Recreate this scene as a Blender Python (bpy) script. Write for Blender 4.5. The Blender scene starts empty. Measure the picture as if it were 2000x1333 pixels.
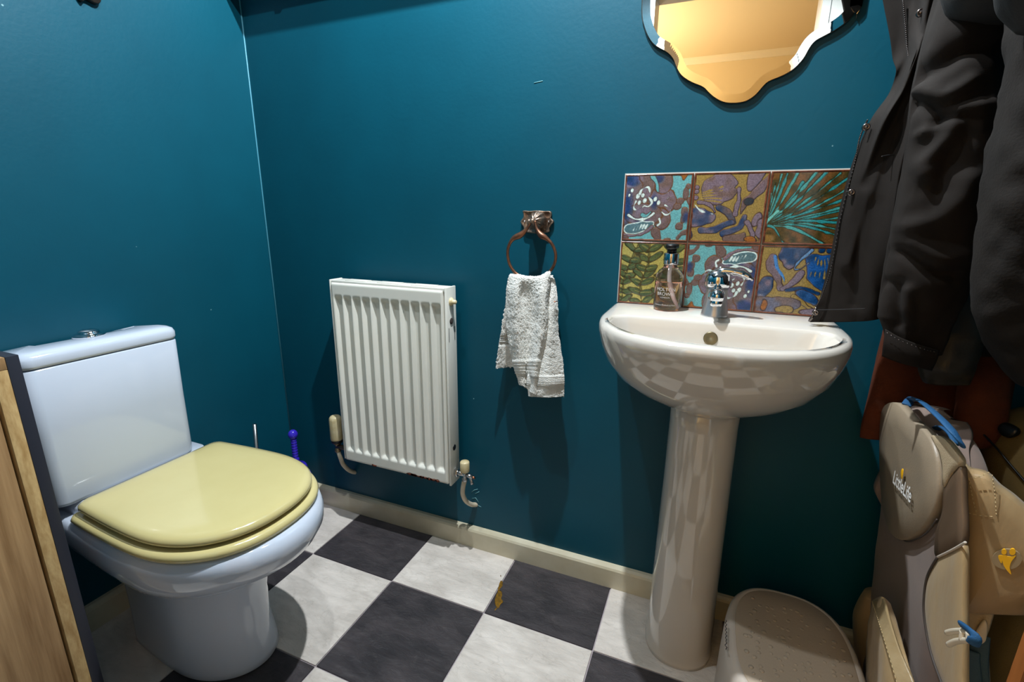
import bpy, bmesh, math, random
import numpy as np
from mathutils import Vector, Matrix, noise, Euler
random.seed(7)
sc = bpy.context.scene
COL = sc.collection

# ------------------------------------------------------------------ camera
F_PX = 936.15
CAM = Vector((1.3779, -1.1993, 1.0366))
ROT = Euler((1.3154, -0.0087, 0.3922), 'XYZ')
cd = bpy.data.cameras.new('camera'); cam = bpy.data.objects.new('camera', cd); COL.objects.link(cam)
cam.location = CAM; cam.rotation_euler = ROT
cd.sensor_width = 36.0; cd.lens = F_PX * 36.0 / 2000.0; cd.clip_start = 0.01
sc.camera = cam
RM = ROT.to_matrix()

# ------------------------------------------------------------------ world, lamps, exposure
w = bpy.data.worlds.new('world'); sc.world = w; w.use_nodes = True
w.node_tree.nodes['Background'].inputs[0].default_value = (0.5, 0.6, 0.8, 1)
w.node_tree.nodes['Background'].inputs[1].default_value = 0.05
sc.view_settings.view_transform = 'Standard'; sc.view_settings.look = 'None'
sc.view_settings.gamma = 1.0; sc.view_settings.use_curve_mapping = False
sc.view_settings.exposure = 0.0
LAMPS = [Vector((1.02, -0.37, 2.24)), Vector((0.80, -0.62, 2.24))]
def light(name, kind, loc, power, color, **kw):
    d = bpy.data.lights.new(name, kind); d.energy = power; d.color = color
    for k, v in kw.items(): setattr(d, k, v)
    o = bpy.data.objects.new(name, d); COL.objects.link(o); o.location = loc
    return o
for L_, pw_ in zip(LAMPS, (148, 30)): light('ceiling_lamp_light', 'SPOT', L_, pw_, (0.88, 0.95, 1.0), shadow_soft_size=0.016, spot_size=math.radians(155), spot_blend=0.2)
hl = light('hall_fill_light', 'AREA', (0.05, -2.9, 1.42), 62, (1.0, 0.87, 0.68), shape='DISK', size=0.3)  # warm hallway light, placed out of view and aimed up for soft fill
hl.rotation_euler = (math.radians(180), 0, 0)

# ------------------------------------------------------------------ helpers
def lin(c):
    return tuple(((v/255.0)/12.92 if v/255.0 <= 0.04045 else ((v/255.0+0.055)/1.055)**2.4) for v in c) + (1.0,)

def ray(px, py):
    return RM @ Vector(((px-1000)/F_PX, -(py-666.5)/F_PX, -1))
def at(px, py, y):                    # measured point on a plane y = const
    d = ray(px, py); return CAM + d*((y-CAM.y)/d.y)
def atx(px, py, x):
    d = ray(px, py); return CAM + d*((x-CAM.x)/d.x)
def atz(px, py, z):
    d = ray(px, py); return CAM + d*((z-CAM.z)/d.z)

def N(nt, t, **kw):
    n = nt.nodes.new(t)
    for k, v in kw.items(): setattr(n, k, v)
    return n

def mat(name, col, rough=0.5, metal=0.0, var=None, vscale=20, bump=0.0, bscale=200, bdist=0.002, spec=0.5,
        coat=0.0, sheen=0.0, stretch=None, trans=0.0, ior=1.45, emit=None, detail=6, aniso=None):
    m = bpy.data.materials.new(name); m.use_nodes = True
    nt = m.node_tree; b = nt.nodes['Principled BSDF']
    b.inputs['Base Color'].default_value = lin(col); b.inputs['Roughness'].default_value = rough
    b.inputs['Metallic'].default_value = metal; b.inputs['Specular IOR Level'].default_value = spec
    b.inputs['Coat Weight'].default_value = coat; b.inputs['Coat Roughness'].default_value = 0.05
    b.inputs['Sheen Weight'].default_value = sheen; b.inputs['Transmission Weight'].default_value = trans
    b.inputs['IOR'].default_value = ior
    if emit: b.inputs['Emission Color'].default_value = lin(emit[0]); b.inputs['Emission Strength'].default_value = emit[1]
    src = None
    if var is not None or bump:
        tc = N(nt, 'ShaderNodeTexCoord'); mp = N(nt, 'ShaderNodeMapping'); nt.links.new(tc.outputs['Object'], mp.inputs[0])
        if stretch: mp.inputs['Scale'].default_value = stretch
        src = mp.outputs[0]
    if var is not None:
        n = N(nt, 'ShaderNodeTexNoise'); n.inputs['Scale'].default_value = vscale; n.inputs['Detail'].default_value = detail
        n.inputs['Roughness'].default_value = 0.6
        nt.links.new(src, n.inputs['Vector'])
        r = N(nt, 'ShaderNodeValToRGB'); r.color_ramp.elements[0].position = 0.3; r.color_ramp.elements[1].position = 0.7
        r.color_ramp.elements[0].color = lin(var); r.color_ramp.elements[1].color = lin(col)
        nt.links.new(n.outputs[0], r.inputs[0]); nt.links.new(r.outputs[0], b.inputs['Base Color'])
    if bump:
        n = N(nt, 'ShaderNodeTexNoise'); n.inputs['Scale'].default_value = bscale; n.inputs['Detail'].default_value = detail
        nt.links.new(src, n.inputs['Vector'])
        bp = N(nt, 'ShaderNodeBump'); bp.inputs['Strength'].default_value = bump; bp.inputs['Distance'].default_value = bdist
        nt.links.new(n.outputs[0], bp.inputs['Height']); nt.links.new(bp.outputs[0], b.inputs['Normal'])
    return m

def obj(name, verts, faces, m, parent=None, smooth=True, sharp=None):
    me = bpy.data.meshes.new(name)
    me.from_pydata([tuple(v) for v in verts], [], faces); me.update()
    bm = bmesh.new(); bm.from_mesh(me); bmesh.ops.recalc_face_normals(bm, faces=bm.faces); bm.to_mesh(me); bm.free()
    return link(name, me, m, parent, smooth, sharp)
def link(name, me, m, parent=None, smooth=True, sharp=None):
    if m is not None and not me.materials: me.materials.append(m)
    if smooth:
        me.polygons.foreach_set('use_smooth', [True]*len(me.polygons))
        if sharp: me.set_sharp_from_angle(angle=math.radians(sharp))
    o = bpy.data.objects.new(name, me); COL.objects.link(o)
    if parent is not None: o.parent = parent
    return o
def tag(o, label, cat, group=None, kind=None):
    if label: o['label'] = label
    if cat: o['category'] = cat
    if group: o['group'] = group
    if kind: o['kind'] = kind
    return o
def thing(name, label, cat, group=None):
    o = bpy.data.objects.new(name, None); COL.objects.link(o); o.empty_display_size = 0.05
    return tag(o, label, cat, group)
def struct(o):
    o['kind'] = 'structure'; return o

def loft(rings, cap0=True, cap1=True, closed=True):
    n = len(rings[0]); V = [p for r in rings for p in r]; Fc = []
    for k in range(len(rings)-1):
        for i in range(n if closed else n-1):
            a = k*n+i; b = k*n+(i+1) % n
            Fc.append((a, b, b+n, a+n))
    if closed and cap0: Fc.append(tuple(range(n-1, -1, -1)))
    if closed and cap1: Fc.append(tuple(range((len(rings)-1)*n, len(rings)*n)))
    return V, Fc
def spline(pts, per=8, closed=False):
    P = [np.array(p, float) for p in pts]; out = []; n = len(P)
    rng = range(n if closed else n-1)
    for i in rng:
        if closed: p0, p1, p2, p3 = P[i-1], P[i], P[(i+1) % n], P[(i+2) % n]
        else: p0, p1, p2, p3 = P[max(i-1, 0)], P[i], P[i+1], P[min(i+2, n-1)]
        for k in range(per):
            t = k/per
            out.append(0.5*((2*p1)+(-p0+p2)*t+(2*p0-5*p1+4*p2-p3)*t*t+(-p0+3*p1-3*p2+p3)*t**3))
    if not closed: out.append(P[-1])
    return out
def tube(path, r, n=16, flat=1.0, up=None):
    P = [Vector(tuple(p)) for p in path]; L = len(P)
    R = r if isinstance(r, (list, tuple)) else [r]*L
    rings = []; ref = Vector(up) if up else None; u = None
    for k in range(L):
        t = (P[min(k+1, L-1)]-P[max(k-1, 0)]).normalized()
        if ref is not None: u = ref - t*ref.dot(t)
        elif u is None:
            a = Vector((0, 0, 1)) if abs(t.z) < 0.9 else Vector((1, 0, 0)); u = a - t*a.dot(t)
        else: u = u - t*u.dot(t)
        u.normalize(); v = t.cross(u)
        rr = R[min(int(k*(len(R)-1)/max(L-1, 1)+0.5), len(R)-1)] if len(R) != L else R[k]
        rings.append([P[k] + (u*math.cos(2*math.pi*i/n)*flat + v*math.sin(2*math.pi*i/n))*rr for i in range(n)])
    return loft(rings)
def lathe(prof, n=32, c=(0, 0, 0), axis='z'):
    rings = []
    for r, z in prof:
        ring = []
        for i in range(n):
            a = 2*math.pi*i/n; p = (r*math.cos(a), r*math.sin(a), z)
            if axis == 'y': p = (p[0], p[2], p[1])
            if axis == 'x': p = (p[2], p[0], p[1])
            ring.append(Vector(p)+Vector(c))
        rings.append(ring)
    return loft(rings)
def boxmesh(name, x0, x1, y0, y1, z0, z1, bev=0.0, seg=2):
    bm = bmesh.new(); bmesh.ops.create_cube(bm, size=1)
    bmesh.ops.scale(bm, vec=(x1-x0, y1-y0, z1-z0), verts=bm.verts)
    bmesh.ops.translate(bm, vec=((x0+x1)/2, (y0+y1)/2, (z0+z1)/2), verts=bm.verts)
    if bev: bmesh.ops.bevel(bm, geom=bm.edges[:], offset=bev, segments=seg, affect='EDGES', profile=0.5)
    me = bpy.data.meshes.new(name); bm.to_mesh(me); bm.free(); return me
def box(name, x0, x1, y0, y1, z0, z1, m, parent=None, bev=0.0, seg=2):
    return link(name, boxmesh(name, x0, x1, y0, y1, z0, z1, bev, seg), m, parent, bev > 0, 40)
def sheet(rows, per=6, thick=0.004, fn=None, perc=None):
    """control rows of 3D points -> dense grid, shell with thickness"""
    perc = perc or per
    A = [spline(r, perc) for r in rows]
    G = [spline([A[k][i] for k in range(len(A))], per) for i in range(len(A[0]))]
    G = np.array(G)                                   # [col][row][3]
    nc, nr = G.shape[:2]
    if fn: G = fn(G)
    du = np.gradient(G, axis=0); dv = np.gradient(G, axis=1)
    nn = np.cross(du, dv); nn /= (np.linalg.norm(nn, axis=2, keepdims=True)+1e-9)
    B = G + nn*thick
    V = [tuple(p) for p in G.reshape(-1, 3)] + [tuple(p) for p in B.reshape(-1, 3)]
    M = nc*nr; Fc = []
    for i in range(nc-1):
        for j in range(nr-1):
            a = i*nr+j; Fc.append((a, a+1, a+nr+1, a+nr)); Fc.append((M+a, M+a+nr, M+a+nr+1, M+a+1))
    for i in range(nc-1):
        a = i*nr; b = (i+1)*nr; Fc.append((a, b, M+b, M+a)); a += nr-1; b += nr-1; Fc.append((b, a, M+a, M+b))
    for j in range(nr-1):
        a = j; Fc.append((a+1, a, M+a, M+a+1)); a = (nc-1)*nr+j; Fc.append((a, a+1, M+a+1, M+a))
    return V, Fc
def pillow(outline, nrm, prof):
    """closed outline raised along nrm; prof = [(inset scale, height)]"""
    P = [Vector(tuple(p)) for p in outline]; c = sum(P, Vector())/len(P); nrm = Vector(nrm).normalized()
    rings = [[c+(p-c)*s+nrm*h for p in P] for s, h in prof]
    return loft(rings)
PROF = lambda t: [(1, 0), (1.0, t*.55), (.985, t*.85), (.95, t), (.6, t*1.15), (.2, t*1.2)]

def text_mesh(s, size, extrude=0.0, bold=0.0):
    cu = bpy.data.curves.new('t', 'FONT'); cu.body = s; cu.size = size; cu.extrude = extrude; cu.offset = bold; cu.align_x = 'CENTER'
    o = bpy.data.objects.new('t', cu); COL.objects.link(o); bpy.context.view_layer.update()
    me = bpy.data.meshes.new_from_object(o.evaluated_get(bpy.context.evaluated_depsgraph_get()))
    bpy.data.objects.remove(o); return me
def place_text(name, s, size, m, parent, fn, extrude=0.0):
    me = text_mesh(s, size, extrude); me.name = name
    for v in me.vertices: v.co = fn(v.co)
    me.materials.clear()
    return link(name, me, m, parent, False)
def nz(p, s): return noise.noise(Vector(tuple(p))*s)

# ------------------------------------------------------------------ materials
M = {}
def paint_mat():
    m = mat('teal_wall_paint', (3, 76, 94), 0.45, bump=0.25, bscale=90, bdist=0.0012, var=(3, 69, 86), vscale=3.0, spec=0.35)
    nt = m.node_tree; b = nt.nodes['Principled BSDF']; old = b.inputs['Base Color'].links[0].from_socket
    tc = N(nt, 'ShaderNodeTexCoord'); vo = N(nt, 'ShaderNodeTexVoronoi'); vo.inputs['Scale'].default_value = 9.0
    nt.links.new(tc.outputs['Object'], vo.inputs['Vector'])
    r = N(nt, 'ShaderNodeValToRGB'); r.color_ramp.elements[0].position = 0.012; r.color_ramp.elements[1].position = 0.02
    r.color_ramp.elements[0].color = (1, 1, 1, 1); r.color_ramp.elements[1].color = (0, 0, 0, 1)
    nt.links.new(vo.outputs['Distance'], r.inputs[0])
    mx = N(nt, 'ShaderNodeMix', data_type='RGBA'); nt.links.new(r.outputs[0], mx.inputs['Factor']); nt.links.new(old, mx.inputs['A'])
    mx.inputs['B'].default_value = lin((120, 160, 165)); nt.links.new(mx.outputs['Result'], b.inputs['Base Color'])
    return m
M['teal'] = paint_mat()
M['cream_wall'] = mat('cream_hall_paint', (234, 212, 164), 0.6, bump=0.15, bscale=120)
M['ceil'] = mat('white_ceiling_paint', (226, 224, 218), 0.7, bump=0.1, bscale=150)
M['skirt'] = mat('cream_gloss_woodwork', (214, 206, 182), 0.28, var=(198, 188, 160), vscale=9, bump=0.1, bscale=30)
M['white_wood'] = mat('white_gloss_woodwork', (232, 231, 226), 0.3)
M['grout'] = mat('grey_joint', (172, 160, 164), 0.6, bump=.2, bscale=150)
def stone(name, c1, c2, vein, rough):
    m = mat(name, c1, rough, spec=0.4); nt = m.node_tree; b = nt.nodes['Principled BSDF']
    tc = N(nt, 'ShaderNodeTexCoord'); mp = N(nt, 'ShaderNodeMapping'); nt.links.new(tc.outputs['Object'], mp.inputs[0])
    mp.inputs['Rotation'].default_value = (0, 0, 0.6); mp.inputs['Scale'].default_value = (1, 2.2, 1)
    oi = N(nt, 'ShaderNodeObjectInfo'); nt.links.new(oi.outputs['Random'], mp.inputs['Location'])
    n = N(nt, 'ShaderNodeTexNoise'); n.inputs['Scale'].default_value = 9; n.inputs['Detail'].default_value = 9; n.inputs['Distortion'].default_value = 0.6
    nt.links.new(mp.outputs[0], n.inputs['Vector'])
    r = N(nt, 'ShaderNodeValToRGB'); e = r.color_ramp.elements; e[0].position = .32; e[1].position = .68
    e[0].color = lin(c2); e[1].color = lin(c1)
    nt.links.new(n.outputs[0], r.inputs[0])
    mg = N(nt, 'ShaderNodeTexNoise'); mg.inputs['Scale'].default_value = 7; mg.inputs['Detail'].default_value = 10; mg.inputs['Distortion'].default_value = 1.6
    nt.links.new(mp.outputs[0], mg.inputs['Vector'])
    r2 = N(nt, 'ShaderNodeValToRGB'); e = r2.color_ramp.elements; e[0].position = .485; e[0].color = (0, 0, 0, 1); e[1].position = .5; e[1].color = (1, 1, 1, 1)
    x = r2.color_ramp.elements.new(.515); x.color = (0, 0, 0, 1)
    nt.links.new(mg.outputs[0], r2.inputs[0])
    mm = N(nt, 'ShaderNodeMath', operation='MULTIPLY'); nt.links.new(r2.outputs[0], mm.inputs[0]); mm.inputs[1].default_value = 0.22
    mx = N(nt, 'ShaderNodeMix', data_type='RGBA'); nt.links.new(mm.outputs[0], mx.inputs['Factor'])
    nt.links.new(r.outputs[0], mx.inputs['A']); mx.inputs['B'].default_value = lin(vein); nt.links.new(mx.outputs['Result'], b.inputs['Base Color'])
    bp = N(nt, 'ShaderNodeBump'); bp.inputs['Strength'].default_value = .8; bp.inputs['Distance'].default_value = .005
    n3 = N(nt, 'ShaderNodeTexNoise'); n3.inputs['Scale'].default_value = 26; n3.inputs['Detail'].default_value = 10; n3.inputs['Roughness'].default_value = .72; n3.inputs['Distortion'].default_value = 1.2
    nt.links.new(mp.outputs[0], n3.inputs['Vector']); nt.links.new(n3.outputs[0], bp.inputs['Height']); nt.links.new(bp.outputs[0], b.inputs['Normal'])
    return m
M['tile_white'] = stone('white_slate_vinyl', (236, 226, 216), (208, 198, 188), (160, 148, 134), 0.42)
M['tile_black'] = stone('black_slate_vinyl', (72, 66, 68), (46, 43, 46), (92, 88, 86), 0.42)
M['ceramic'] = mat('white_glazed_ceramic', (200, 208, 222), 0.06, spec=0.55, coat=0.4)
M['sink_ceramic'] = mat('warm_white_glazed_ceramic', (206, 199, 189), 0.05, spec=0.75, coat=0.5)
M['seat'] = mat('cream_plastic', (212, 198, 140), 0.16, coat=0.5, var=(206, 191, 132), vscale=6)
M['chrome'] = mat('chrome', (225, 225, 228), 0.06, 1.0)
M['satin_chrome'] = mat('satin_chrome', (214, 214, 216), 0.32, .9)
M['steel'] = mat('brushed_steel', (190, 190, 190), 0.25, 1.0)
M['rad'] = mat('white_radiator_enamel', (232, 230, 220), 0.3, var=(226, 223, 211), vscale=5)
M['radtop'] = mat('white_radiator_grille', (216, 214, 204), 0.4)
M['rust'] = mat('rust', (120, 60, 35), 0.8, var=(70, 35, 25), vscale=60)
M['cream_plastic'] = mat('aged_cream_plastic', (218, 204, 168), 0.35, var=(190, 170, 120), vscale=30)
M['black_plastic'] = mat('black_plastic', (20, 20, 22), 0.35)
M['brass'] = mat('tarnished_nickel', (176, 158, 128), 0.3, 0.9, var=(120, 100, 75), vscale=60)
M['pipe'] = mat('white_painted_pipe', (216, 204, 182), 0.4, var=(200, 184, 156), vscale=25)
M['copper'] = mat('copper', (190, 120, 90), 0.3, 1.0)
M['bronze'] = mat('aged_copper_bronze', (170, 116, 86), 0.36, .85, var=(96, 70, 60), vscale=45)
M['bronze_l'] = mat('antique_silver_bronze', (188, 164, 144), 0.36, .85, var=(100, 80, 68), vscale=70, bump=.4, bscale=180)
M['towel'] = mat('white_terry_cotton', (238, 236, 228), 0.95, sheen=0.4, bump=0.9, bscale=420, bdist=0.004)
M['towel_band'] = mat('white_cotton_band', (228, 222, 206), 0.9, bump=0.3, bscale=300)
M['glass'] = mat('clear_glass', (255, 250, 248), 0.0, trans=1.0, ior=1.45)
M['liquid'] = mat('pink_brown_liquid', (246, 216, 206), 0.0, trans=1.0, ior=1.34)
M['tubep'] = mat('translucent_tube', (225, 215, 212), 0.3)
M['ink'] = mat('dark_print', (50, 36, 34), 0.5)
M['palelabel'] = mat('pale_print', (206, 200, 196), 0.5)
M['mirror'] = mat('mirror_glass', (242, 240, 236), 0.0, 1.0)
M['mirror_edge'] = mat('dark_mirror_backing', (26, 30, 24), 0.4)
M['coat'] = mat('black_coat_fabric', (31, 26, 23), 0.85, sheen=0.0, bump=0.35, bscale=900, bdist=0.0006, var=(26, 22, 19), vscale=14, spec=0.2)
M['coat2'] = mat('black_puffer_fabric', (29, 25, 22), 0.85, sheen=0.0, bump=0.3, bscale=300, var=(22, 19, 17), vscale=18, spec=0.2)
M['coat_dark'] = mat('black_lining', (12, 11, 12), 0.7, bump=.2, bscale=500)
M['rustcloth'] = mat('rust_brown_fleece', (96, 42, 14), 0.9, sheen=0.0, bump=.4, bscale=400, var=(78, 33, 10), vscale=25)
M['snap'] = mat('dark_nickel', (120, 112, 110), 0.25, 1.0)
M['taupe'] = mat('taupe_nylon', (134, 116, 106), 0.5, sheen=.1, bump=.25, bscale=500, bdist=.0006, var=(120, 104, 97), vscale=10)
M['tan'] = mat('tan_satin_nylon', (172, 146, 106), 0.38, sheen=.1, bump=.5, bscale=26, bdist=.006, var=(154, 128, 92), vscale=9, stretch=(1, 1, .25))
M['headpad'] = mat('grey_taupe_pad_fabric', (152, 136, 114), 0.42, bump=.15, bscale=400, var=(138, 124, 106), vscale=8)
M['meshfab'] = mat('pale_tan_mesh', (178, 158, 128), 0.6, bump=.8, bscale=500, bdist=.001)
M['brownsatin'] = mat('brown_satin', (112, 90, 70), 0.35, var=(86, 70, 56), vscale=12, stretch=(1, 1, .4))
M['olive'] = mat('olive_canvas', (140, 118, 72), 0.8, bump=.3, bscale=400, var=(122, 102, 60), vscale=12)
M['blue'] = mat('blue_webbing', (24, 76, 118), 0.7, bump=.4, bscale=600)
M['bluegrey'] = mat('blue_grey_webbing', (60, 84, 98), 0.7, bump=.4, bscale=600)
M['offwhite'] = mat('off_white_plastic', (214, 200, 178), 0.35)
M['yellow'] = mat('yellow_print', (238, 178, 24), 0.5)
M['whiteprint'] = mat('white_print', (236, 234, 230), 0.5)
M['ovalprint'] = mat('beige_print', (150, 130, 98), 0.5)
M['stitch'] = mat('pale_stitching', (196, 172, 128), 0.7)
M['piping'] = mat('dark_piping', (62, 54, 50), 0.6)
M['pipinglight'] = mat('pale_piping', (196, 184, 170), 0.5)
M['stool'] = mat('greige_plastic', (206, 194, 182), 0.38, bump=.06, bscale=250)
M['stool_pad'] = mat('greige_rubber_top', (186, 168, 148), 0.6, bump=.15, bscale=300)
M['navy'] = mat('black_laminate', (40, 42, 52), 0.45, bump=.06, bscale=200)
M['violet'] = mat('violet_blue_plastic', (58, 44, 190), 0.18, coat=.4)
M['stain'] = mat('yellow_brown_stain', (150, 106, 20), 0.35, var=(70, 58, 30), vscale=120)
def wood(name, c1, c2, sx, sz, rough=.5):
    m = mat(name, c1, rough); nt = m.node_tree; b = nt.nodes['Principled BSDF']
    tc = N(nt, 'ShaderNodeTexCoord'); mp = N(nt, 'ShaderNodeMapping'); nt.links.new(tc.outputs['Object'], mp.inputs[0])
    mp.inputs['Scale'].default_value = (sx, sx, sz)
    n = N(nt, 'ShaderNodeTexNoise'); n.inputs['Scale'].default_value = 1; n.inputs['Detail'].default_value = 8; n.inputs['Distortion'].default_value = .8
    nt.links.new(mp.outputs[0], n.inputs['Vector'])
    n2 = N(nt, 'ShaderNodeTexNoise'); n2.inputs['Scale'].default_value = 6; n2.inputs['Detail'].default_value = 4
    nt.links.new(mp.outputs[0], n2.inputs['Vector'])
    ad = N(nt, 'ShaderNodeMath', operation='MULTIPLY_ADD'); nt.links.new(n2.outputs[0], ad.inputs[0]); ad.inputs[1].default_value = .35
    nt.links.new(n.outputs[0], ad.inputs[2])
    r = N(nt, 'ShaderNodeValToRGB'); e = r.color_ramp.elements; e[0].position = .45; e[1].position = .85
    e[0].color = lin(c2); e[1].color = lin(c1); nt.links.new(ad.outputs[0], r.inputs[0]); nt.links.new(r.outputs[0], b.inputs['Base Color'])
    bp = N(nt, 'ShaderNodeBump'); bp.inputs['Strength'].default_value = .25; bp.inputs['Distance'].default_value = .001
    nt.links.new(ad.outputs[0], bp.inputs['Height']); nt.links.new(bp.outputs[0], b.inputs['Normal'])
    return m
M['oak'] = wood('oak_laminate', (178, 142, 100), (134, 100, 64), 48, 2.2)
M['oak_edge'] = wood('pale_oak_edge', (202, 170, 118), (166, 130, 80), 60, 18)
M['wood_orange'] = wood('orange_pine', (170, 104, 52), (130, 76, 34), 25, 3)

# ------------------------------------------------------------------ room shell
RX = 2.08; YF = -1.34; ZC = 2.38
fl = struct(box('floor', -0.02, RX+0.02, YF-0.1, 0.02, -0.03, -0.0035, M['grout']))
S = 0.2982; X0 = 0.3119; Y0 = -0.2402; G = 0.0016
def tile_piece(x0, x1, y0, y1, m):
    if x1-x0 < .01 or y1-y0 < .01: return
    cx, cy = (x0+x1)/2, (y0+y1)/2
    me = boxmesh('floor_tile', x0-cx, x1-cx, y0-cy, y1-cy, -0.0035, 0.0, 0.0007, 1)
    o = link('floor_tile', me, m, fl, False); o.location = (cx, cy, 0)
for i in range(-2, 7):
    for j in range(-1, 5):
        xa, xb = X0+i*S, X0+(i+1)*S; yb, ya = Y0-j*S, Y0-(j+1)*S
        xa, xb, ya, yb = max(xa, 0), min(xb, RX), max(ya, YF-.1), min(yb, 0)
        tile_piece(xa+G, xb-G, ya+G, yb-G, M['tile_black'] if (i+j) % 2 else M['tile_white'])
for pts in ([(977, 1136), (982, 1137), (981, 1146), (977, 1150), (974, 1158), (972, 1154)], [(971, 1158), (978, 1154), (981, 1162), (979, 1170), (983, 1176), (977, 1182), (974, 1189), (969, 1186), (966, 1174)], [(977, 1124), (979, 1125), (978, 1128)], [(968, 1188), (972, 1188), (966, 1194)]):
    V, Fc = pillow(spline([atz(x, y, .0002) for x, y in pts], 3, True), (0, 0, 1), [(1, 0), (.9, .0003), (.3, .0004)]); obj('stain', V, Fc, M['stain'], fl)
T = 0.1
wb_ = struct(box('wall_back', -T, RX+T, 0, T, 0, ZC, M['teal']))
chip = mat('bare_paint_chip', (120, 176, 182), .5)
for l in ([(921, 962), (926, 958), (933, 956)], [(922, 974), (929, 973), (935, 982)], [(928, 965), (936, 961)], [(934, 988), (940, 991)], [(925, 990), (930, 992)], [(1043, 162), (1060, 158)]):
    V, Fc = tube([at(x, y, -.0003) for x, y in l], .0008, 6); obj('paint_chip', V, Fc, chip, wb_)
struct(box('wall_left', -T, 0, YF-T, 0, 0, ZC, M['teal']))
struct(box('wall_right', RX, RX+T, YF-T, 0, 0, ZC, M['teal']))
struct(box('ceiling', -T, RX+T, YF-T, T, ZC, ZC+.06, M['ceil']))
# front wall with the doorway the photograph is taken from
DX0, DX1, DZ = 0.995, 1.71, 2.03
V = []; Fc = []
def addbox(x0, x1, y0, y1, z0, z1):
    b = len(V)
    V.extend([(x, y, z) for x in (x0, x1) for y in (y0, y1) for z in (z0, z1)])
    Fc.extend([(b, b+1, b+3, b+2), (b+4, b+6, b+7, b+5), (b, b+4, b+5, b+1), (b+2, b+3, b+7, b+6), (b, b+2, b+6, b+4), (b+1, b+5, b+7, b+3)])
addbox(0, DX0, YF-T, YF, 0, ZC); addbox(DX1, RX, YF-T, YF, 0, ZC); addbox(DX0, DX1, YF-T, YF, DZ, ZC)
struct(obj('wall_front', V, Fc, M['teal'], None, False))
V = []; Fc = []
addbox(DX0, DX0+.03, YF-T-.02, YF+.02, 0, DZ); addbox(DX1-.03, DX1, YF-T-.02, YF+.02, 0, DZ); addbox(DX0, DX1, YF-T-.02, YF+.02, DZ-.03, DZ)
addbox(DX0-.012, DX0, YF, YF+.016, 0, DZ+.06); addbox(DX1, DX1+.06, YF, YF+.016, 0, DZ+.06); addbox(DX0, DX1, YF, YF+.016, DZ, DZ+.06)
addbox(DX0-.06, DX0, YF-T-.016, YF-T, 0, DZ+.06); addbox(DX1, DX1+.06, YF-T-.016, YF-T, 0, DZ+.06); addbox(DX0, DX1, YF-T-.016, YF-T, DZ, DZ+.06)
struct(obj('trim_1', V, Fc, M['white_wood'], None, False))
# skirting boards
def skirt(name, p0, p1, nrm, h=.0698, t=.018):
    n = Vector(nrm); prof = [(0, 0), (t, 0), (t, h-.012), (t-.003, h-.006), (t-.009, h-.001), (0, h)]
    rings = [[Vector(p)+n*a+Vector((0, 0, b)) for a, b in prof] for p in (p0, p1)]
    V, Fc = loft(rings); return struct(obj(name, V, Fc, M['skirt'], None, False))
skirt('baseboard_back', (0, 0, 0), (RX, 0, 0), (0, -1, 0))
skirt('baseboard_left', (0, YF, 0), (0, -.018, 0), (1, 0, 0))
skirt('baseboard_right', (RX, -.018, 0), (RX, YF, 0), (-1, 0, 0))
corner_hl = mat('pale_teal_highlight', (70, 140, 160), .4)  # corner highlight put into the paler colour of a thin added bead
V, Fc = tube([(.0015, -.0015, .07), (.0015, -.0015, ZC)], .0022, 8); struct(obj('corner_highlight', V, Fc, corner_hl))
# hallway behind the camera, seen in the mirror
HY0, HY1 = YF-T, -4.0
struct(box('floor_hall', -.8, 3.2, HY1, HY0, -.03, -.001, mat('brown_carpet', (120, 96, 74), .95, bump=.5, bscale=300)))
struct(box('wall_hall_far', -.8, 3.2, HY1-T, HY1, 0, 2.5, M['cream_wall']))
struct(box('wall_hall_left', -.9, -.8, HY1, HY0, 0, 2.5, M['cream_wall']))
struct(box('wall_hall_right', 3.2, 3.3, HY1, HY0, 0, 2.5, M['cream_wall']))
struct(box('ceiling_hall', -.8, 3.2, HY1, HY0, 2.45, 2.5, M['cream_wall']))
skh = [(0, 2.45), (.05, 2.45), (.045, 2.43), (.02, 2.41), (.012, 2.40), (0, 2.40)]
V, Fc = loft([[Vector((x, HY1+a, b)) for a, b in skh] for x in (-.8, 3.2)]); struct(obj('trim_3', V, Fc, mat('pale_cream_coving', (240, 224, 184), .5), None, False))
V = []; Fc = []
addbox(-.8, 0, HY0-.001, HY0+.02, 0, 2.5); addbox(RX, 3.2, HY0-.001, HY0+.02, 0, 2.5); addbox(0, RX, HY0-.001, HY0+.02, ZC, 2.5)
struct(obj('wall_hall_near', V, Fc, M['cream_wall'], None, False))

# lamps
lp = thing('ceiling_lamp', 'twin spot ceiling lamp with a white bar above the toilet room', 'lamp')
mid = (LAMPS[0]+LAMPS[1])/2
V, Fc = tube([LAMPS[0]+Vector((0, 0, .11)), LAMPS[1]+Vector((0, 0, .11))], .018, 16); obj('lamp_bar', V, Fc, M['white_wood'], lp)
V, Fc = lathe([(0, ZC), (.05, ZC), (.05, ZC-.012), (.015, ZC-.02), (.015, ZC-.04), (0, ZC-.04)], 32, (mid.x, mid.y, 0)); obj('lamp_base', V, Fc, M['white_wood'], lp)
mb = mat('bulb', (255, 255, 255), .3, emit=((235, 245, 255), 6))
for q in LAMPS:
    V, Fc = lathe([(.001, 0), (.012, .002), (.02, .01), (.024, .022), (.02, .04), (.014, .07), (.014, .1), (0, .1)], 24, q+Vector((0, 0, .025))); obj('bulb', V, Fc, mb, lp)
    V, Fc = lathe([(.018, .105), (.03, .1), (.042, .06), (.048, .012), (.046, .012), (.040, .06), (.028, .098), (.018, .1)], 28, q); obj('lamp_shade', V, Fc, M['white_wood'], lp)
hp = thing('added_hall_uplighter', 'brass uplighter added out of view in the hallway for warm fill', 'lamp')  # unseen fixture added to carry the warm hallway fill
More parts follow.
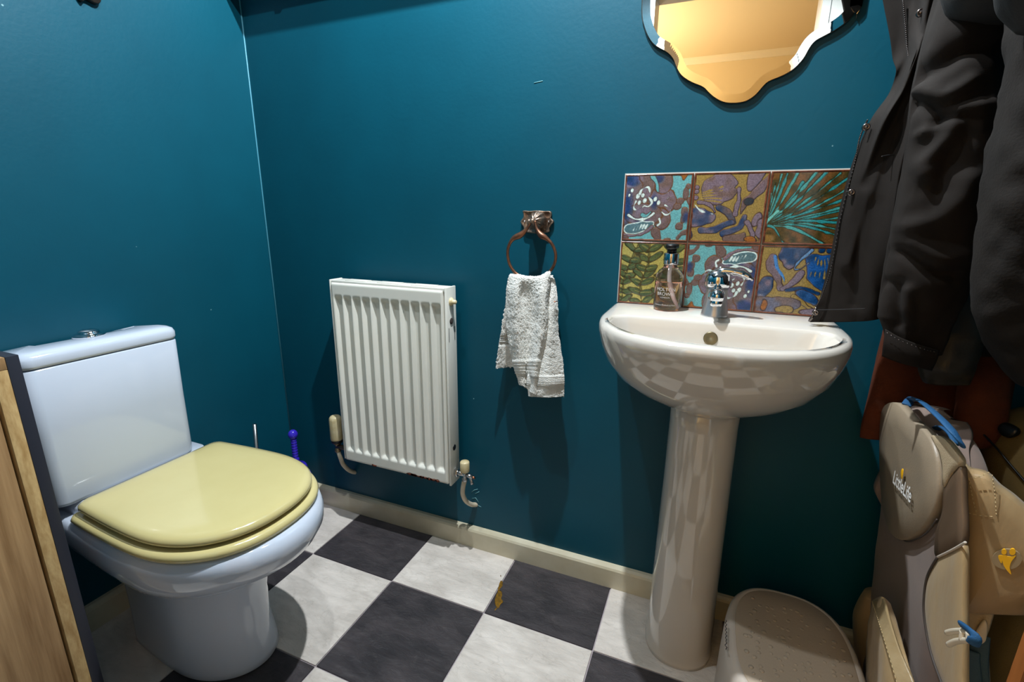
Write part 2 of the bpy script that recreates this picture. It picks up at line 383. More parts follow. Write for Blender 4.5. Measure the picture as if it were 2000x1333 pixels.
V, Fc = lathe([(0, 1.50), (.03, 1.50), (.12, 1.54), (.18, 1.60), (.175, 1.60), (.115, 1.55), (0, 1.52)], 40, (0.05, -2.9, -.2)); obj('lamp_shade', V, Fc, M['brass'], hp)
V, Fc = lathe([(0, .2), (.14, .2), (.14, .215), (.02, .23), (.012, .26), (.012, 1.5), (0, 1.5)], 32, (0.05, -2.9, -.2)); obj('lamp_stand', V, Fc, M['brass'], hp)

# ------------------------------------------------------------------ toilet
TY = -0.575
def dring(z, xb, xf, wb, wm, xm, cy=TY, rb=.03, nb=8, ns=10, nf=40, pw=2.0):
    """D plan: straight back at xb (half width wb), sides to xm (half width wm), rounded front to xf"""
    pts = []
    for k in range(nf+1):                                  # front arc from +w to -w
        a = math.pi/2 - math.pi*k/nf
        c, s_ = math.cos(a), math.sin(a)
        x = xm + (xf-xm)*abs(c)**(2/pw); y = wm*math.copysign(abs(s_)**(2/pw), s_)
        pts.append((x, y))
    for k in range(1, ns+1):                               # left side going back
        t = k/ns; pts.append((xm+(xb+rb-xm)*t, -(wm+(wb-wm)*t**1.6)))
    for k in range(1, 7):
        a = math.pi/2*k/6; pts.append((xb+rb-rb*math.sin(a), -(wb-rb+rb*math.cos(a))))
    for k in range(1, nb):
        t = k/nb; pts.append((xb, -(wb-rb)*(1-2*t)))
    for k in range(0, 6):
        a = math.pi/2*k/6; pts.append((xb+rb-rb*math.cos(a), (wb-rb+rb*math.sin(a))))
    for k in range(0, ns):
        t = k/ns; t2 = 1-t
        pts.append((xb+rb+(xm-xb-rb)*t, (wm+(wb-wm)*t2**1.6)))
    return [Vector((x, cy+y, z)) for x, y in pts]
to = thing('toilet', 'white close coupled toilet with a cream plastic seat and lid', 'toilet')
R_ = []
#        z     xb    xf    wb    wm    xm   rb
secs = [(.000, .135, .490, .084, .100, .345, .03),
        (.006, .132, .497, .087, .104, .345, .03),
        (.020, .132, .494, .086, .103, .345, .03),
        (.090, .132, .484, .084, .098, .335, .03),
        (.170, .130, .486, .084, .100, .335, .03),
        (.230, .125, .500, .090, .110, .340, .03),
        (.272, .110, .524, .110, .130, .352, .03),
        (.285, .100, .528, .125, .142, .360, .03),
        (.292, .085, .560, .132, .156, .380, .03),
        (.310, .060, .602, .142, .172, .400, .03),
        (.335, .030, .634, .152, .184, .415, .03),
        (.362, .012, .650, .158, .190, .425, .03),
        (.385, .010, .652, .160, .191, .425, .03),
        (.402, .012, .645, .158, .187, .425, .03),
        (.408, .018, .632, .152, .178, .425, .03)]
R_ = [dring(*s) if False else dring(s[0], s[1], s[2], s[3], s[4], s[5], rb=s[6]) for s in secs]
V, Fc = loft(R_); pan = obj('pan', V, Fc, M['ceramic'], to)
# raised ledge carrying the cistern
V, Fc = loft([dring(.405, .01, .205, .150, .150, .16, rb=.02, pw=3), dring(.425, .01, .203, .150, .150, .16, rb=.02, pw=3), dring(.436, .012, .196, .145, .145, .16, rb=.02, pw=3)])
obj('ledge', V, Fc, M['ceramic'], pan)
for s in (-1, 1):
    V, Fc = lathe([(.0, .0045), (.004, .004), (.007, .002), (.007, -.004), (0, -.004)], 20, (0, 0, 0)); V = [Vector((p.x, -p.z*1 if s < 0 else p.z, p.y)) for p in V]
    o = obj('fixing_bolt', V, Fc, M['rust'], to); o.location = (.235, TY+s*.0835, .045)
def seatring(z, ins, dx=0):
    return dring(z, .206+ins+dx, .621-ins+dx*.5, .164-ins, .176-ins, .42, rb=.022, pw=2.3, cy=TY-.002)
V, Fc = loft([seatring(.409, .0), seatring(.411, -.006), seatring(.419, -.009), seatring(.426, -.006), seatring(.4295, .002), seatring(.4300, .012)]); obj('seat', V, Fc, M['seat'], to)
V, Fc = loft([seatring(.434, .016), seatring(.4350, .008), seatring(.440, .0025), seatring(.448, .003), seatring(.454, .009), seatring(.457, .022), seatring(.4585, .045), seatring(.459, .09)])
obj('seat_lid', V, Fc, M['seat'], to)
for s in (-1, 1):
    V, Fc = tube([(.212, TY+s*.075-.02, .438), (.212, TY+s*.075+.02, .438)], .009, 16); obj('hinge', V, Fc, M['seat'], to)
# cistern
def cring(z, g=0.0, xf=.180, wb=.151, wf=.148, cam=0.0):
    pts = []; xb = .012; n = 10
    r = .022
    cor = [(xb, -wb), (xf, -wf), (xf, wf), (xb, wb)]
    rad = [.008, r, r, .008]
    # rounded quad with a slightly bowed front
    out = []
    for k in range(4):
        p = np.array(cor[k]); a = np.array(cor[k-1]); b = np.array(cor[(k+1) % 4])
        u = (a-p)/np.linalg.norm(a-p); v = (b-p)/np.linalg.norm(b-p)
        p0 = p+u*rad[k]; p1 = p+v*rad[k]
        for i in range(n+1):
            t = i/n; q = (1-t)**2*p0+2*t*(1-t)*p+t*t*p1; out.append(q)
    o2 = []
    for q in out:
        x, y = q
        x += .016*(1-(y/wf)**2)*max(0, (x-.1)/(xf-.1)) if abs(y) < wf else 0
        L = math.hypot(x-.1, y); o2.append((x+g*(1 if x > .05 else 0), y+g*(1 if y > 0 else -1)))
    return [Vector((x, -.605+y, z-max(0, .095-x)*.28*cam)) for x, y in o2]
V, Fc = loft([cring(.437, -.004), cring(.440, -.001), cring(.446, 0), cring(.6, .001), cring(.735, .003), cring(.7378, .001)]); ci = obj('cistern', V, Fc, M['ceramic'], to, True, 60)
V, Fc = loft([cring(.7395, .000), cring(.741, .003), cring(.746, .004), cring(.757, .004, cam=.8), cring(.765, .001, cam=1), cring(.7695, -.006, cam=1), cring(.7715, -.016, cam=1), cring(.772, -.05, cam=1)]); obj('cistern_lid', V, Fc, M['ceramic'], ci, True, 80)
V, Fc = lathe([(0, .7955), (.012, .795), (.018, .7925), (.02, .789), (.021, .785), (.029, .785), (.030, .780), (.0, .778)], 32, (.118, -.603, -.0095)); obj('flush_button', V, Fc, M['chrome'], ci)

# ------------------------------------------------------------------ wash basin
bs = thing('wash_basin', 'white D-shaped pedestal wash basin with a chrome mixer tap', 'basin')
BX = 1.398
def bring(z, hw, yf, ym, yb=0.0, rb=.012, nf=56, pw=2.25, cx=BX):
    """plan ring: back edge at yb, sides to ym, round front to yf (y negative towards the room)"""
    pts = []
    for k in range(nf+1):
        a = math.pi*k/nf; c, s_ = math.cos(a), math.sin(a)
        pts.append((hw*math.copysign(abs(c)**(2/pw), c), ym+(yf-ym)*abs(s_)**(2/pw)))
    for k in range(1, 7): pts.append((-hw, ym+(yb-rb-ym)*k/6))
    for k in range(1, 6):
        a = math.pi/2*k/5; pts.append((-hw+rb*(1-math.cos(a)), yb-rb+rb*math.sin(a)))
    for k in range(1, 12): pts.append((-hw+rb+(2*hw-2*rb)*k/12, yb))
    for k in range(0, 5):
        a = math.pi/2*k/5; pts.append((hw-rb+rb*math.sin(a), yb-rb+rb*math.cos(a)))
    for k in range(0, 6): pts.append((hw, yb-rb+(ym-yb+rb)*k/6))
    return [Vector((cx+x, y, z)) for x, y in pts]
b0 = -.001
B = [bring(.640, .070, -.205, -.10, b0), bring(.648, .088, -.222, -.11, b0), bring(.662, .120, -.250, -.12, b0), bring(.684, .158, -.290, -.13, b0),
     bring(.710, .190, -.325, -.135, b0), bring(.745, .214, -.355, -.14, b0), bring(.780, .228, -.373, -.14, b0), bring(.805, .2335, -.381, -.14, b0),
     bring(.818, .234, -.382, -.14, b0), bring(.826, .2315, -.379, -.14, b0), bring(.8295, .226, -.373, -.14, b0), bring(.830, .217, -.364, -.14, b0-.006)]
IY = -.155
B += [bring(.8298, .208, -.354, -.20, IY+.002, .03), bring(.8285, .205, -.350, -.20, IY-.001, .03), bring(.823, .202, -.346, -.20, IY-.0035, .03), bring(.81, .198, -.341, -.20, IY-.0065, .03), bring(.79, .193, -.335, -.20, IY-.011, .03),
      bring(.755, .180, -.318, -.20, IY-.018, .03), bring(.725, .150, -.290, -.20, IY-.032, .03), bring(.71, .10, -.25, -.195, IY-.06, .03), bring(.706, .04, -.215, -.19, IY-.08, .005)]
V, Fc = loft(B); obj('basin', V, Fc, M['sink_ceramic'], bs)
V, Fc = lathe([(.0, .002), (.008, .002), (.0115, .0035), (.0135, .003), (.0145, -.002), (0, -.004)], 28, (0, 0, 0)); V = [Vector((p.x, -p.z, p.y)) for p in V]
o = obj('overflow', V, Fc, mat('tarnished_overflow', (120, 110, 84), .35, .8), bs); o.location = (BX-.006, IY-.0085, .797); o.rotation_euler = (-.2, 0, 0)
P_ = []
for z, hw, yf, yb in ((0, .080, -.213, -.03), (.012, .080, -.214, -.03), (.02, .078, -.211, -.03), (.2, .0755, -.207, -.03), (.45, .0725, -.203, -.03), (.60, .0715, -.203, -.03), (.66, .0715, -.206, -.03)):
    P_.append(bring(z, hw, yf, -.115, yb, .02, pw=2.3))
V, Fc = loft(P_); obj('pedestal', V, Fc, M['sink_ceramic'], bs)
# mixer tap
TX = 1.395
tp = bpy.data.objects.new('mixer_tap', None); COL.objects.link(tp); tp.parent = bs; tp['label'] = 'chrome single lever mixer tap'
V, Fc = lathe([(0, .829), (.0275, .829), (.028, .832), (.0272, .836), (.0235, .855), (.0215, .872), (.022, .888), (.0222, .893), (.0, .893)], 40, (TX, -.085, 0)); obj('tap_body', V, Fc, M['satin_chrome'], tp)
pth = spline([(TX, -.080, .868), (TX, -.112, .880), (TX, -.142, .885), (TX, -.158, .883)], 6)
V, Fc = tube(pth, [.018, .017, .0155, .0145, .014, .0138], 24); obj('tap_spout', V, Fc, M['chrome'], tp)
V, Fc = lathe([(0, .858), (.0105, .858), (.0115, .862), (.0115, .872), (0, .873)], 24, (TX, -.157, .006)); obj('aerator', V, Fc, M['chrome'], tp)
V, Fc = lathe([(0, .0138), (.0068, .0127), (.011, .0088), (.0132, .0034), (.0138, 0), (.0132, -.0034), (.011, -.0088), (.0068, -.0127), (0, -.0138)], 24, (TX, -.157, .8825)); obj('spout_end', V, Fc, M['chrome'], tp)
V, Fc = lathe([(0, .8945), (.0255, .8945), (.0268, .897), (.0268, .909), (.0245, .918), (.018, .926), (.009, .9295), (0, .930)], 40, (TX, -.085, 0)); obj('lever_cap', V, Fc, M['chrome'], tp)
lev = spline([(TX-.016, -.085, .913), (TX+.006, -.087, .9275), (TX+.032, -.09, .927), (TX+.050, -.092, .922), (TX+.066, -.094, .913)], 8)
V, Fc = tube(lev, [.013, .0135, .013, .012, .0105, .006], 20, flat=.62, up=(0, 0, 1)); obj('lever', V, Fc, M['chrome'], tp)
V, Fc = lathe([(0, .006), (.003, .005), (.004, .002), (.004, -.003), (0, -.003)], 16, (TX+.002, -.085, .931)); obj('lever_stud', V, Fc, M['chrome'], tp)
V, Fc = lathe([(0.0034, -.0006), (.0054, -.0006), (.0054, .0008), (.0034, .0008)], 24); V = [Vector((p.x, -p.z, p.y)) for p in V]
o = obj('temperature_ring', V, Fc, M['whiteprint'], tp); o.location = (TX+.0165, -.1035, .904); o.rotation_euler = (0, 0, .72)

# ------------------------------------------------------------------ soap bottle
sb = thing('soap_bottle', 'clear pump bottle of pink-brown hand wash with a black pump on the basin', 'bottle')
SB = Vector(atz(1300, 606, .8302)); SB = Vector((SB.x, -.050, .8302))
SB.x = at(1302, 604, -.050).x
def bl(name, prof, m, par=sb, n=40):
    V, Fc = lathe(prof, n, SB); return obj(name, V, Fc, m, par)
bl('bottle_body', [(0, .0), (.026, .0), (.0300, .003), (.0310, .010), (.0310, .070), (.0295, .081), (.024, .090), (.017, .096), (.0145, .100), (.0145, .104), (0, .104)], M['glass'])
bl('liquid', [(0, .006), (.026, .006), (.0292, .010), (.0292, .064), (.0288, .0645), (0, .0645)], M['liquid'])
bl('pump_collar', [(0, .1035), (.0160, .1035), (.0165, .105), (.0165, .127), (.0155, .129), (0, .129)], M['chrome'])
bl('pump_stem', [(0, .129), (.0105, .129), (.0105, .139), (0, .139)], M['black_plastic'])
V, Fc = loft([[SB+Vector((r*math.cos(2*math.pi*i/28), r*math.sin(2*math.pi*i/28)-(0.020 if math.sin(2*math.pi*i/28) < -.75 else 0), z)) for i in range(28)] for z, r in ((.139, .0125), (.141, .0145), (.147, .0145), (.149, .0125))]); obj('pump_head', V, Fc, M['black_plastic'], sb)
V, Fc = tube(spline([SB+Vector((0, 0, .104)), SB+Vector((0, 0, .068)), SB+Vector((.008, -.004, .03)), SB+Vector((.020, -.008, .008))], 6), .003, 12); obj('dip_tube', V, Fc, M['tubep'], sb)
def wrap(zc, r=.0314):
    def f(co):
        a = co.x/r - .12; return SB+Vector((r*math.sin(a), -r*math.cos(a), zc+co.y))
    return f
place_text('bottle_print', 'MOLTON', .0105, M['palelabel'], sb, wrap(.046))
place_text('bottle_print', 'BROWN', .0105, M['palelabel'], sb, wrap(.036))
place_text('bottle_print', 'LONDON', .0048, M['palelabel'], sb, wrap(.030))
place_text('bottle_print', 'Delicious Rhubarb & Rose', .0046, M['palelabel'], sb, wrap(.013))

# ------------------------------------------------------------------ mirror
ML = [(1253, 0), (1257.5, 50), (1267.5, 75), (1280, 90), (1302.5, 102.5), (1314, 115), (1320, 130), (1330, 147.5), (1350, 161), (1372.5, 170), (1382.5, 180), (1395, 191), (1412.5, 200), (1432, 202)]
MRr = [(1680, 0), (1672, 20), (1657, 40), (1635, 57), (1610, 71), (1592, 81), (1580, 97), (1570, 115), (1550, 136), (1525, 150), (1502, 159), (1490, 170), (1475, 187), (1455, 199)]
YM = -.007
half = [at(x, y, YM) for x, y in ML]; halfr = [at(x, y, YM) for x, y in MRr]
zc = 1.60
low = half + list(reversed(halfr))
top = [Vector((p.x, p.y, 2*zc-p.z)) for p in low]
outl = low + list(reversed(top))
outl = spline(outl, 5, True)
mi = thing('wall_mirror', 'large scalloped wall mirror hanging above the tiled splashback', 'mirror')
cm = np.mean(np.array(outl), axis=0)
def inset(pts, d):
    P = np.array(pts)[:, [0, 2]]; t = np.roll(P, -2, 0)-np.roll(P, 2, 0); nrm = np.stack([-t[:, 1], t[:, 0]], 1); nrm /= np.linalg.norm(nrm, axis=1, keepdims=True)
    Q = P+nrm*d
    if abs(Q-P.mean(0)).sum() > abs(P-P.mean(0)).sum(): Q = P-nrm*d
    for _ in range(3): Q = (np.roll(Q, 1, 0)+2*Q+np.roll(Q, -1, 0))/4
    return Q
o0 = [Vector((p[0], -.001, p[2])) for p in outl]; o1 = [Vector((p[0], -.0055, p[2])) for p in outl]
V, Fc = loft([o0, o1]); obj('mirror_backing', V, Fc, M['mirror_edge'], mi, True, 40)
i0 = inset(outl, .0012); i1 = inset(outl, .018)
V, Fc = loft([[Vector((p[0], -.0057, p[1])) for p in i0], [Vector((p[0], -.0070, p[1])) for p in i0], [Vector((p[0], -.0077, p[1])) for p in i1]], cap0=False); obj('mirror_glass', V, Fc, M['mirror'], mi, False)

# ------------------------------------------------------------------ radiator
ra = thing('radiator', 'white ribbed panel radiator with rust along its lower edge', 'radiator')
RL, RB, RW, RH, RYF = .3357, .2571, .3819, .5833, -.090
nx, nz_ = 221, 90
xs = np.linspace(0, RW, nx); zs = np.concatenate([np.linspace(0, .09, 24), np.linspace(.10, RH-.10, 30), np.linspace(RH-.09, RH, 24)])
pit = RW/11.35; mg = (RW-11*pit)/2
def smooth(a, b, x): t = np.clip((x-a)/(b-a), 0, 1); return t*t*(3-2*t)
Vr = []; 
for z in zs:
    e = smooth(.036, .046, z)*smooth(.036, .050, RH-z)
    for x in xs:
        u = (x-mg) % pit/pit if mg < x < RW-mg else 0
        g = float(smooth(.04, .36, u)*smooth(.0, .14, 1-u)) if mg < x < RW-mg else 0
        edge = min(x, RW-x, z, RH-z); rr = .004*(1-min(edge/.005, 1))**2
        Vr.append((RL+x, RYF+.012*g*e+rr, RB+z))
Fr = [(j*nx+i, j*nx+i+1, (j+1)*nx+i+1, (j+1)*nx+i) for j in range(len(zs)-1) for i in range(nx-1)]
b = len(Vr); rim = [i for i in range(nx)] + [j*nx+nx-1 for j in range(1, len(zs))] + [(len(zs)-1)*nx+i for i in range(nx-2, -1, -1)] + [j*nx for j in range(len(zs)-2, 0, -1)]
for i in rim: Vr.append((Vr[i][0], RYF+.022, Vr[i][2]))
for k in range(len(rim)): k2 = (k+1) % len(rim); Fr.append((rim[k], b+k, b+k2, rim[k2]))
obj('front_panel', Vr, Fr, M['rad'], ra, True, 50)
ox0, ox1, oz0, oz1, oy0, oy1 = RL-.008, RL+RW+.011, RB-.005, RB+RH+.008, RYF+.004, -.034
box('side_panel', ox0, ox0+.006, oy0, oy1, oz0+.006, oz1, M['rad'], ra, .0015)
sp = box('side_panel', ox1-.007, ox1, oy0, oy1, oz0, oz1, M['rad'], ra, .0015)
tg = box('top_grille', ox0+.006, ox1-.007, oy0+.001, oy1, oz1-.012, oz1-.002, M['radtop'], ra, .0015)
for k in range(3):
    box('grille_plate', ox0+.05+k*.115, ox0+.05+k*.115+.075, oy0+.012, oy1-.012, oz1-.002, oz1+.0005, M['rad'], tg, .0008)
box('back_panel', RL, RL+RW, -.046, -.040, RB, RB+RH, M['radtop'], ra, .002)
for zz in (RB+.08, RB+RH-.08): box('bracket', RL+.06, RL+.10, -.040, -.0, zz-.02, zz+.02, M['radtop'], ra)
for zz in (RB+RH-.033, RB+RH-.087, RB+.112):
    V, Fc = lathe([(0, .002), (.007, .002), (.009, .001), (.009, -.002), (0, -.002)], 20, (ox1, -.063, zz), 'x'); obj('side_hole', V, Fc, M['piping'] if zz > RB+.2 else M['black_plastic'], ra)
V, Fc = lathe([(0, .0), (.011, .0), (.0115, .003), (.009, .006), (.006, .008), (.006, .015), (.004, .017), (0, .017)], 24, (ox1, -.063, RB+RH-.033), 'x'); obj('bleed_plug', V, Fc, M['cream_plastic'], ra)
for yy in (-.077, -.045): box('side_slot', ox1-.001, ox1+.0006, yy-.0009, yy+.0009, RB+RH-.145, RB+RH-.105, M['black_plastic'], ra)
rz = random.Random(3)
for k in range(9):
    xx = RL+RW*(.30 if k < 1 else .62+.036*k); w_ = rz.uniform(.008, .020)
    pts = [(xx+w_*math.cos(a)*rz.uniform(.7, 1.1), RYF+.0006, RB+.001+.006*math.sin(a)*rz.uniform(.4, 1)+.0035) for a in np.linspace(0, 2*math.pi, 12)[:-1]]
    V, Fc = pillow(pts, (0, -1, 0), [(1, 0.0006), (.8, .0003), (.3, .0004)]); obj('rust_patch', V, Fc, M['rust'], ra)
def trv():
    c = at(656, 835, -.062); x, y = c.x, c.y
    v = bpy.data.objects.new('thermostatic_valve', None); COL.objects.link(v); v.parent = ra; v['label'] = 'aged cream thermostatic valve'
    zt = at(655, 812, -.062).z; zb = at(657, 858, -.062).z
    rings = []
    for z, r in ((zb, .0195), (zb+.004, .0205), (zt-.016, .0202), (zt-.008, .0188), (zt-.003, .015), (zt, .008)):
        rings.append([Vector((x+(r-(.0012 if i % 3 == 0 and zb+.012 < z < zt-.005 else 0))*math.cos(2*math.pi*i/36), y+(r-(.0012 if i % 3 == 0 and zb+.012 < z < zt-.005 else 0))*math.sin(2*math.pi*i/36), z)) for i in range(36)])
    V, Fc = loft(rings); obj('valve_head', V, Fc, M['cream_plastic'], v)
    V, Fc = lathe([(0, zb-.010), (.0185, zb-.010), (.019, zb-.001), (0, zb)], 32, (x, y, 0)); obj('valve_collar', V, Fc, M['black_plastic'], v)
    V, Fc = lathe([(0, zb-.046), (.0085, zb-.046), (.0105, zb-.043), (.0105, zb-.034), (.0075, zb-.032), (.0075, zb-.018), (.013, zb-.016), (.0125, zb-.010), (0, zb-.010)], 24, (x, y, 0)); obj('valve_body', V, Fc, M['brass'], v)
    V, Fc = tube([(x, y, zb-.026), (RL+.01, y, zb-.026)], .008, 16); obj('valve_tail', V, Fc, M['brass'], v)
    e = at(692, 923, 0.0)
    V, Fc = tube(spline([(x, y, zb-.040), at(665.5, 896, -.061), at(670, 907, -.050), at(679, 917, -.032), at(688, 922, -.012), at(694, 923, .003)], 7), .0072, 18); obj('supply_pipe', V, Fc, M['pipe'], v)
    return zb
trv()
def lockshield():
    c = at(908, 925, -.062); x, y = c.x, c.y
    v = bpy.data.objects.new('lockshield_valve', None); COL.objects.link(v); v.parent = ra; v['label'] = 'cream capped lockshield valve with drain cock'
    zt = at(910, 902, -.062).z; zb = at(908, 921, -.062).z
    V, Fc = lathe([(0, zb), (.0138, zb), (.0145, zb+.002), (.0142, zt-.004), (.0125, zt-.001), (0, zt)], 32, (x, y, 0)); obj('valve_cap', V, Fc, M['cream_plastic'], v)
    V, Fc = lathe([(0, zb-.032), (.0085, zb-.032), (.0095, zb-.024), (.0062, zb-.022), (.0068, zb), (0, zb)], 24, (x, y, 0)); obj('valve_body', V, Fc, M['steel'], v)
    V, Fc = tube([(ox1-.002, y, zb-.010), (x, y, zb-.010)], .0075, 20); obj('valve_tail', V, Fc, M['steel'], v)
    V, Fc = lathe([(0, 0), (.0125, 0), (.0135, .002), (.0135, .010), (.0125, .012), (0, .012)], 6, (ox1-.001, y, zb-.010), 'x'); obj('union_nut', V, Fc, M['steel'], v, False)
    V, Fc = tube([(x, y, zb-.011), (x+.026, y, zb-.014)], .0062, 16); obj('drain_arm', V, Fc, M['steel'], v)
    V, Fc = tube([(x+.025, y, zb-.014), (x+.033, y, zb-.015)], .0036, 12); obj('drain_spindle', V, Fc, M['copper'], v)
    V, Fc = tube([(x+.018, y, zb-.014), (x+.024, y-.002, zb-.030), (x+.026, y-.003, zb-.036)], [.0052, .0048, .0055], 14); obj('drain_spout', V, Fc, M['steel'], v)
    e = at(930, 985, 0.0)
    V, Fc = tube(spline([(x, y, zb-.026), at(904.5, 952, -.061), at(904, 966, -.054), at(910, 979, -.036), at(921, 986, -.014), at(931, 986, .003)], 7), .0072, 18); obj('supply_pipe', V, Fc, M['pipe'], v)
lockshield()

# ------------------------------------------------------------------ towel ring and towel
tr = thing('towel_ring', 'antique copper towel ring with an ornate square backplate on the teal wall', 'towel ring')
def wp(px, py, y): return at(px, py, y)
pl = [(1023, 412), (1036, 412.5), (1050, 411.5), (1064, 412.5), (1076, 413), (1078.5, 420), (1077, 426), (1082.5, 433), (1077, 440), (1074, 446), (1074, 453), (1062, 455), (1050, 456), (1036, 455), (1025, 452), (1024, 443), (1018, 434), (1023, 426), (1024, 420)]
out = spline([wp(x, y, -.001) for x, y in pl], 4, True)
V, Fc = pillow(out, (0, -1, 0), [(1, 0), (1.0, .006), (.94, .008), (.86, .0045), (.5, .006), (.1, .007)]); obj('backplate', V, Fc, M['bronze_l'], tr)
bc = at(1051, 430, -.012)
rings = []
for r, d in ((.021, 0), (.0215, .010), (.019, .020), (.014, .030), (.008, .036), (.001, .038)):
    rings.append([Vector((bc.x+(r+.0012*math.sin(9*t))*math.cos(t), -.006-d, bc.z+(r+.0012*math.sin(9*t))*math.sin(t))) for t in np.linspace(0, 2*math.pi, 73)[:-1]])
V, Fc = loft(rings); obj('boss', V, Fc, M['bronze_l'], tr)
for xx in (1025, 1072):
    c = at(xx, 433, -.007); V, Fc = lathe([(0, -.004), (.0018, -.0036), (.003, -.002), (.003, .002)], 14, (c.x, c.y, c.z), 'y'); obj('screw', V, Fc, M['chrome'], tr)
RYc = -.052
V, Fc = tube([at(1036, 433, -.020), at(1034, 433, RYc-.004)], .0055, 14); obj('knuckle', V, Fc, M['bronze_l'], tr)
ring = [(1045, 432, -.052), (1048, 446, -.054), (1056, 459, -.055), (1067, 466, -.055), (1078, 477, -.055), (1085, 495, -.055), (1084, 512, -.055), (1076, 528, -.055), (1060, 541, -.055), (1038, 545, -.055), (1013, 538, -.055), (998, 522, -.055), (992, 502, -.055), (993, 483, -.055), (1002, 467, -.055), (1017, 459, -.054), (1029, 447, -.053), (1036, 434, -.052)]
pts = spline([at(*p) for p in ring], 6)
n_ = len(pts); rad = []
for k in range(n_):
    t = min(k, n_-1-k)/n_; rad.append(.0038+.0042*math.exp(-((t-.13)/.05)**2))
V, Fc = tube(pts, rad, 16); obj('ring', V, Fc, M['bronze'], tr)
V, Fc = lathe([(0, 0), (.0065, 0), (.0065, .012), (0, .012)], 18, (at(1040, 432, -.053).x-.006, -.053, at(1040, 432, -.053).z), 'x'); obj('hinge_pin', V, Fc, M['bronze_l'], tr)

tw = thing('hand_towel', 'small white terry hand towel draped through the copper ring', 'towel')
def towel_grid(ctrl, name, par, seed, thick=.005, band=None):
    def fn(Gd):
        nc, nr = Gd.shape[:2]
        du = np.gradient(Gd, axis=0); dv = np.gradient(Gd, axis=1); nn = np.cross(du, dv); nn /= (np.linalg.norm(nn, axis=2, keepdims=True)+1e-9)
        for i in range(nc):
            for j in range(nr):
                t = j/(nr-1); p = Vector(Gd[i, j])
                d = .0016*noise.noise(p*38+Vector((seed, 0, 0)))
                inb = band and band[0] < t < band[1]
                if inb: d += .0010*math.sin((t-band[0])/(band[1]-band[0])*2*math.pi*5)-.002
                else: d += .0014*noise.noise(p*330)+.0014*noise.noise(p*640)
                Gd[i, j] += nn[i, j]*d
        return Gd
    V, Fc = sheet(ctrl, 22, thick, fn, 14)
    return obj(name, V, Fc, M['towel'], par)
def rowpts(py, cols): return [at(x, py+dy, y) for x, y, dy in cols]
# front drape: valley / ridge columns with a slanting hem
front = [
    rowpts(536, [(1001, -.052, -2), (1014, -.059, 0), (1027, -.057, 3), (1040, -.058, 4), (1055, -.059, 2), (1066, -.059, -3), (1073, -.054, -7)]),
    rowpts(543, [(993, -.059, -2), (1012, -.072, 0), (1026, -.067, 3), (1040, -.067, 4), (1055, -.075, 2), (1068, -.074, -3), (1075, -.065, -5)]),
    rowpts(575, [(988, -.058, 0), (1008, -.080, 0), (1022, -.064, 0), (1037, -.064, 0), (1056, -.084, 0), (1068, -.078, 0), (1074, -.058, 0)]),
    rowpts(620, [(988, -.058, 0), (1007, -.080, 0), (1022, -.067, 0), (1036, -.061, 0), (1056, -.087, 0), (1069, -.078, 0), (1072, -.055, 0)]),
    rowpts(665, [(992, -.061, 0), (1010, -.080, 0), (1022, -.067, 0), (1032, -.061, 0), (1052, -.088, 0), (1066, -.078, 0), (1073, -.058, 0)]),
    rowpts(710, [(1003, -.064, 2), (1014, -.075, 2), (1024, -.065, 2), (1030, -.062, 2), (1046, -.090, 2), (1056, -.078, 2), (1062, -.064, 2)]),
    rowpts(752, [(1014, -.065, 0), (1019, -.070, 2), (1026, -.064, 4), (1029, -.064, 8), (1040, -.090, 18), (1052, -.081, 22), (1058, -.067, 22)])]
towel_grid(front, 'front_drape', tw, 1, band=(.80, .90))
# right drape behind the ring, hanging lower at the right
right = [
    rowpts(540, [(1066, -.043, 0), (1074, -.045, -2), (1080, -.042, 0)]),
    rowpts(556, [(1063, -.046, 0), (1075, -.055, 0), (1086, -.043, 0)]),
    rowpts(600, [(1058, -.052, 0), (1074, -.070, 0), (1090, -.049, 0)]),
    rowpts(650, [(1052, -.058, 0), (1074, -.077, 0), (1091, -.052, 0)]),
    rowpts(700, [(1040, -.067, 0), (1072, -.081, 0), (1099, -.055, 0)]),
    rowpts(740, [(1030, -.075, 0), (1068, -.087, 2), (1102, -.058, 0)]),
    rowpts(775, [(1032, -.078, 0), (1068, -.087, 2), (1102, -.061, 0)])]
towel_grid(right, 'right_drape', tw, 5, band=(.80, .885))
back = [
    rowpts(540, [(1030, -.038, 0), (1012, -.041, 0), (998, -.043, 0)]),
    rowpts(580, [(1032, -.026, 0), (1010, -.029, 0), (990, -.038, 0)]),
    rowpts(640, [(1030, -.023, 0), (1005, -.023, 0), (980, -.038, 0)]),
    rowpts(675, [(1030, -.020, 0), (1000, -.020, 0), (974, -.041, 0)]),
    rowpts(717, [(1028, -.020, 0), (996, -.020, 0), (968, -.043, 3)])]
towel_grid(back, 'back_drape', tw, 9, band=(.60, .75))
V, Fc = tube([at(1082, 590, -.068), at(1089, 589, -.058)], .0012, 8); obj('thread', V, Fc, M['copper'], tw)

